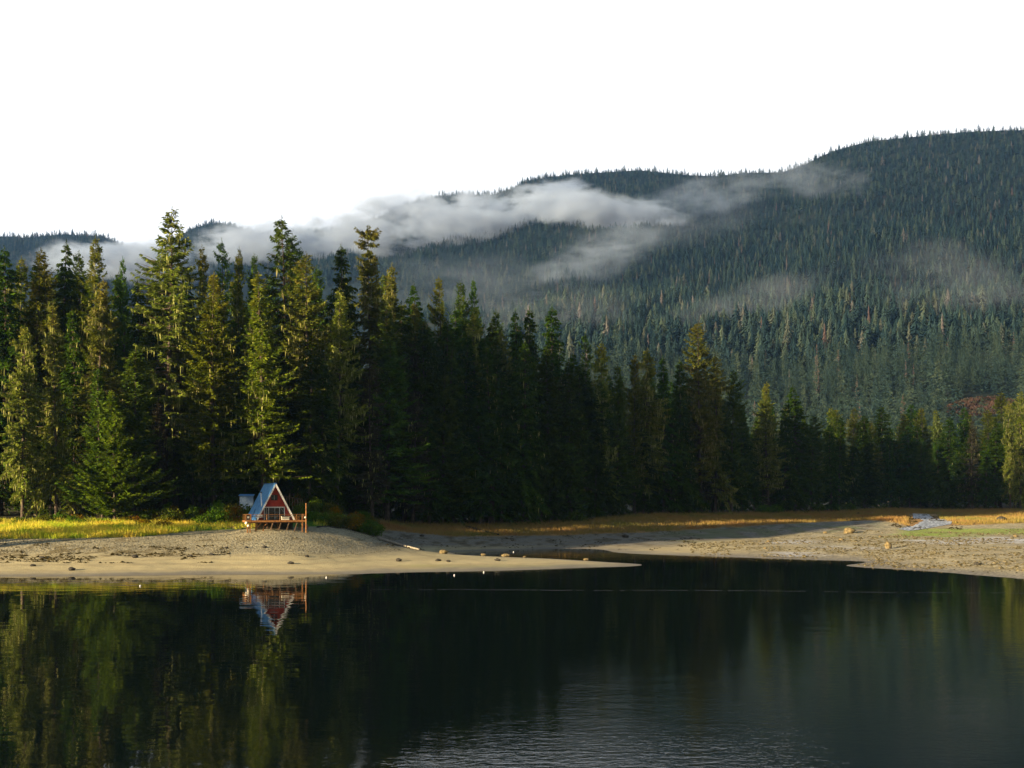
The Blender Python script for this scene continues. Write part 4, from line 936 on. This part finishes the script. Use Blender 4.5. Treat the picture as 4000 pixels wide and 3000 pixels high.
# shed behind
D=197; sx=(962-HX)/F*D; sh=empty('shed',(sx,D,gz(sx,D)-.2),math.radians(10)); tag(sh,'small blue metal shed half hidden in bushes behind the cabin','shed')
zt=CH+(HY-1934)/F*D-(gz(sx,D)-.2)
mb=MB(); mb.box(-1.15,1.15,0,2.0,0,zt-.18); mb.build('wall',SHEDB,sh)
mb=MB(); v=[(-1.3,-.25,zt-.15),(1.3,-.25,zt-.15),(1.3,2.6,zt+.1),(-1.3,2.6,zt+.1)]; mb.add(v+[(a,b,c+.08) for a,b,c in v],[(0,3,2,1),(4,5,6,7),(0,1,5,4),(1,2,6,5),(2,3,7,6),(3,0,4,7)]); mb.build('roof',BLUE,sh)
mb=MB(); mb.box(-1.2,-1.153,-.04,.06,0,zt-.16); mb.box(1.153,1.2,-.04,.06,0,zt-.16); mb.build('corner_trim',OLDW,sh)
# walkway railing on the bank behind
D=199; a=at(1103,1937,D); b=at(1181,1950,D+3); fe=empty('wooden_walkway_rail',a); tag(fe,'weathered wooden rail with posts on the bank behind the cabin','railing')
mb=MB(); mb.bar((0,0,0),b-a,.13,.10); mb.build('top_rail',OLDW,fe)
for i,t in enumerate((.08,.22,.36,.50,.62,.76,.90,1.0)):
    p=(b-a)*t; g=gz(a.x+p.x,a.y+p.y)-a.z-.2; mb=MB(); mb.box(p.x-.06,p.x+.06,p.y-.06,p.y+.06,g,p.z-.055+(.75 if i==2 else 0)); mb.build('post',OLDW,fe)
# floats and foam on the water
for px,py,w in ((548,2290,'leftmost of the white floats, in the bright reflection'),(1275,2257,'just right of the cabin reflection'),(1775,2248,'left one of the pair before the sand spit'),(1890,2236,'right one of the pair before the sand spit'),(2006,2157,'alone in the channel behind the spit')):
    D=F*CH/(py-HY); ico('float',((px-HX)/F*D,D,.05),.10,GREYP,'small white float on the water, '+w,'float')
r_=np.random.default_rng(8); L_=[];R_=[]
for i in range(900):
    px=1430+i*3; py=np.interp(px,[1420,2000,2600,3300,4100],[2302,2305.5,2306,2312,2319])+1.0*math.sin(px/170)+.5*math.sin(px/37); D=F*CH/(py-HY); x=(px-HX)/F*D
    w=(.03+.05*vnoise(np.array(px/22.),np.array(.5),5))*float(np.interp(px,[1430,2000,2600,3400,4100],[.5,.9,1,.7,.4])); L_.append((x,D-w,.014)); R_.append((x,D+w,.014))
V=L_+R_; q=[(i,i+1,i+901,i+900) for i in range(899) if vnoise(np.array(i/9.),np.array(.3),12)>.30]
fm=simple_mat('foam',(.10,.11,.12),(.24,.25,.27),3)
tag(obj('foam_line',mesh_np('foam_line',V,np.array(q),fm)),'thin broken line of foam across the dark water','foam',kind='stuff')

# ------------------------------------------------------------------ haze and mist
def boxmesh(name,x0,x1,y0,y1,z0,z1,mat):
    mb=MB(); mb.box(x0,x1,y0,y1,z0,z1); return mb.build(name,mat)
m,nt,out=new_mat('haze_air'); pv=nt.nodes.new('ShaderNodeVolumePrincipled'); pv.inputs['Color'].default_value=(.36,.62,1,1); pv.inputs['Density'].default_value=5.2e-5
pv.inputs['Anisotropy'].default_value=0.55; nt.links.new(pv.outputs[0],out.inputs['Volume'])
tag(boxmesh('haze',-3600,4300,-300,4700,-8,1120,m),'thin blue haze filling the air','haze',kind='stuff')
def mist_mat(name,dens,nscale):
    m,nt,out=new_mat(name); tc=nt.nodes.new('ShaderNodeTexCoord'); ln=nt.nodes.new('ShaderNodeVectorMath'); ln.operation='LENGTH'; nt.links.new(tc.outputs['Object'],ln.inputs[0])
    pos=geo_pos(nt); mp=nt.nodes.new('ShaderNodeMapping'); mp.inputs['Scale'].default_value=(nscale*.75,nscale*.7,nscale*1.7); nt.links.new(pos,mp.inputs[0])
    nn=nt.nodes.new('ShaderNodeTexNoise'); nn.inputs['Scale'].default_value=1; nn.inputs['Detail'].default_value=5; nn.inputs['Roughness'].default_value=.62; nn.inputs['Distortion'].default_value=.7; nt.links.new(mp.outputs[0],nn.inputs['Vector']); n3=noise(nt,3.4,4,mp.outputs[0],.6); n_=math_n(nt,'ADD',math_n(nt,'MULTIPLY',nn.outputs[0],.62),math_n(nt,'MULTIPLY',n3,.38))
    fall=math_n(nt,'SUBTRACT',1.0,ln.outputs['Value'],True)
    fs=nt.nodes.new('ShaderNodeMapRange'); fs.interpolation_type='SMOOTHSTEP'; fs.inputs[1].default_value=0; fs.inputs[2].default_value=.62; nt.links.new(fall,fs.inputs[0]); fs=fs.outputs[0]
    v=math_n(nt,'ADD',math_n(nt,'MULTIPLY',fs,1.0),math_n(nt,'MULTIPLY',math_n(nt,'SUBTRACT',n_,.58),6.5))
    v=math_n(nt,'MULTIPLY',math_n(nt,'MULTIPLY',v,1.0,True),fs)
    pv=nt.nodes.new('ShaderNodeVolumePrincipled'); pv.inputs['Color'].default_value=(.97,.97,1,1)
    nt.links.new(math_n(nt,'MULTIPLY',v,dens),pv.inputs['Density']); nt.links.new(pv.outputs[0],out.inputs['Volume']); return m
MISTS=[(500,1025,480,120,'d',0,'white mist behind the tallest left spruce'),(1150,955,560,130,'d',-3,'white mist filling the gap above the cabin forest'),
 (1700,865,680,165,'d',-4,'thick white cloud bank across the middle of the ridge'),(2330,835,520,90,'d',9,'thinning right end of the ridge cloud bank'),
 (2180,780,260,90,'d',0,'rising puff on the ridge cloud bank'),(2760,765,460,110,'m',-8,'grey mist below the central ridge'),(3210,705,330,70,'m',20,'pale mist streak climbing the right shoulder'),
 (2330,1010,460,150,'m',-25,'drifting mist patch midway down the slope'),(1820,1130,640,200,'f',0,'faint low mist behind the middle treetops'),(2880,1190,560,110,'f',-14,'faint mist streak low on the slope'),
 (3720,1130,560,200,'f',16,'thin mist wisps on the right slope'),(2600,890,620,130,'f',-8,'very thin mist veil under the central ridge'),(2150,1230,520,140,'f',-5,'lowest faint mist above the middle of the forest')]
sph=MB()
import bmesh
bm=bmesh.new(); bmesh.ops.create_icosphere(bm,subdivisions=3,radius=1)
MM={'d':mist_mat('mist_dense',.048,1/100),'m':mist_mat('mist_medium',.0048,1/85),'f':mist_mat('mist_faint',.0011,1/75)}
ME={}
for k in MM:
    me=bpy.data.meshes.new('mist'); bm.to_mesh(me); me.materials.append(MM[k]); ME[k]=me
bm.free()
for px,py,w,h,k,rot,lab in MISTS:
    D=mtn_D(px,py+h*.35)-170; o=obj('mist',ME[k]); o.location=at(px,py,D); o.scale=(w/F*D,200,h/F*D); o.rotation_euler=(0,math.radians(rot),0)
    tag(o,lab,'mist',kind='stuff')

# unseen cloud deck added behind the camera's left shoulder to shade the mountain
r_=np.random.default_rng(77); tg=np.linspace(-9760,-2300,160); og=np.linspace(205,4300,90); TG,OG=np.meshgrid(tg,og)
edge=np.minimum(np.minimum((TG+9760)/120,(-2300-TG)/700),np.minimum((OG-205)/60,(4300-OG)/450))
th_=np.clip(edge,0,1)**.5*(120+420*fbm(TG/900,OG/900,91)); keep=(fbm(TG/700+5,OG/700,17)+np.clip(edge,0,1)*.35)>.34; keep&=~((OG>310)&(TG<-9330))
XX=TX*TG+NX*OG; YY=TY*TG+NY*OG; R,C=XX.shape; idx=np.arange(R*C).reshape(R,C)
V=np.concatenate([np.stack([XX,YY,2000+th_],-1).reshape(-1,3),np.stack([XX,YY,2000-th_*.3-.5],-1).reshape(-1,3)])
q=np.stack([idx[:-1,:-1],idx[:-1,1:],idx[1:,1:],idx[1:,:-1]],-1).reshape(-1,4); kq=keep[:-1,:-1].reshape(-1); q=q[kq]
m,nt,out=new_mat('shade_cloud_filter'); tb=nt.nodes.new('ShaderNodeBsdfTransparent'); tb.inputs[0].default_value=(.76,.86,1,1); tl_=nt.nodes.new('ShaderNodeBsdfDiffuse'); tl_.inputs[0].default_value=(.85,.85,.88,1)  # bluish see-through tint added to cool the light reaching the mountain
mx_=nt.nodes.new('ShaderNodeMixShader'); mx_.inputs[0].default_value=.28; nt.links.new(tb.outputs[0],mx_.inputs[1]); nt.links.new(tl_.outputs[0],mx_.inputs[2]); nt.links.new(mx_.outputs[0],out.inputs[0])
tag(obj('shade_cloud_deck',mesh_np('shade_cloud_deck',V,np.concatenate([q,q[:,::-1]+R*C]),m,True)),'unseen cloud deck added behind the camera to shade the mountain','cloud',kind='stuff')

# ------------------------------------------------------------------ light, sky, camera
w=bpy.data.worlds.new('World'); scene.world=w; w.use_nodes=True; nt=w.node_tree; nt.nodes.clear()
out=nt.nodes.new('ShaderNodeOutputWorld'); bg=nt.nodes.new('ShaderNodeBackground'); nt.links.new(bg.outputs[0],out.inputs[0])
sky=nt.nodes.new('ShaderNodeTexSky'); sky.sky_type='NISHITA'; sky.sun_disc=False; sky.sun_elevation=EL; sky.sun_rotation=math.atan2(-TX,-TY)%(2*math.pi)
tc=nt.nodes.new('ShaderNodeTexCoord'); sp=nt.nodes.new('ShaderNodeSeparateXYZ'); nt.links.new(tc.outputs['Generated'],sp.inputs[0])
def mr(v,a,b,c=0,d=1):
    q=nt.nodes.new('ShaderNodeMapRange'); q.interpolation_type='SMOOTHSTEP'; q.inputs[1].default_value=a;q.inputs[2].default_value=b;q.inputs[3].default_value=c;q.inputs[4].default_value=d; nt.links.new(v,q.inputs[0]); return q.outputs[0]
cl=math_n(nt,'MULTIPLY',mr(sp.outputs[1],.35,.75),mr(sp.outputs[2],.72,.50))
cn=noise(nt,2.2,5,tc.outputs['Generated'],.55)
cl=math_n(nt,'MULTIPLY',cl,mr(cn,.25,.55,.70,1.0))
thin=math_n(nt,'MULTIPLY',mr(cn,.48,.68),.35)
c=mixc(nt,thin,sky.outputs[0],(4.2,4.3,4.5))
c=mixc(nt,cl,c,(10.0,10.1,10.3))
nt.links.new(c,bg.inputs[0]); bg.inputs[1].default_value=0.043
sl=bpy.data.lights.new('sun','SUN'); sl.energy=5.0; sl.angle=math.radians(.5); sl.color=(1,.81,.52)
so=bpy.data.objects.new('sun',sl); COL.objects.link(so); dirv=Vector((TX*math.cos(EL),TY*math.cos(EL),-math.sin(EL))); so.rotation_euler=dirv.to_track_quat('-Z','Y').to_euler(); so.location=(-200,-150,150)
cam=bpy.data.cameras.new('camera'); co=bpy.data.objects.new('camera',cam); COL.objects.link(co); scene.camera=co
co.location=(0,0,CH); co.rotation_euler=(math.radians(90),0,0); cam.sensor_width=36; cam.lens=36*F/4000; cam.shift_y=(HY-1500)/4000; cam.clip_end=12000; cam.clip_start=.5
scene.view_settings.view_transform='Standard'; scene.view_settings.look='None'; scene.view_settings.gamma=1; scene.view_settings.exposure=1.75
scene.cycles.volume_bounces=4
scene.render.resolution_x=1024; scene.render.resolution_y=768
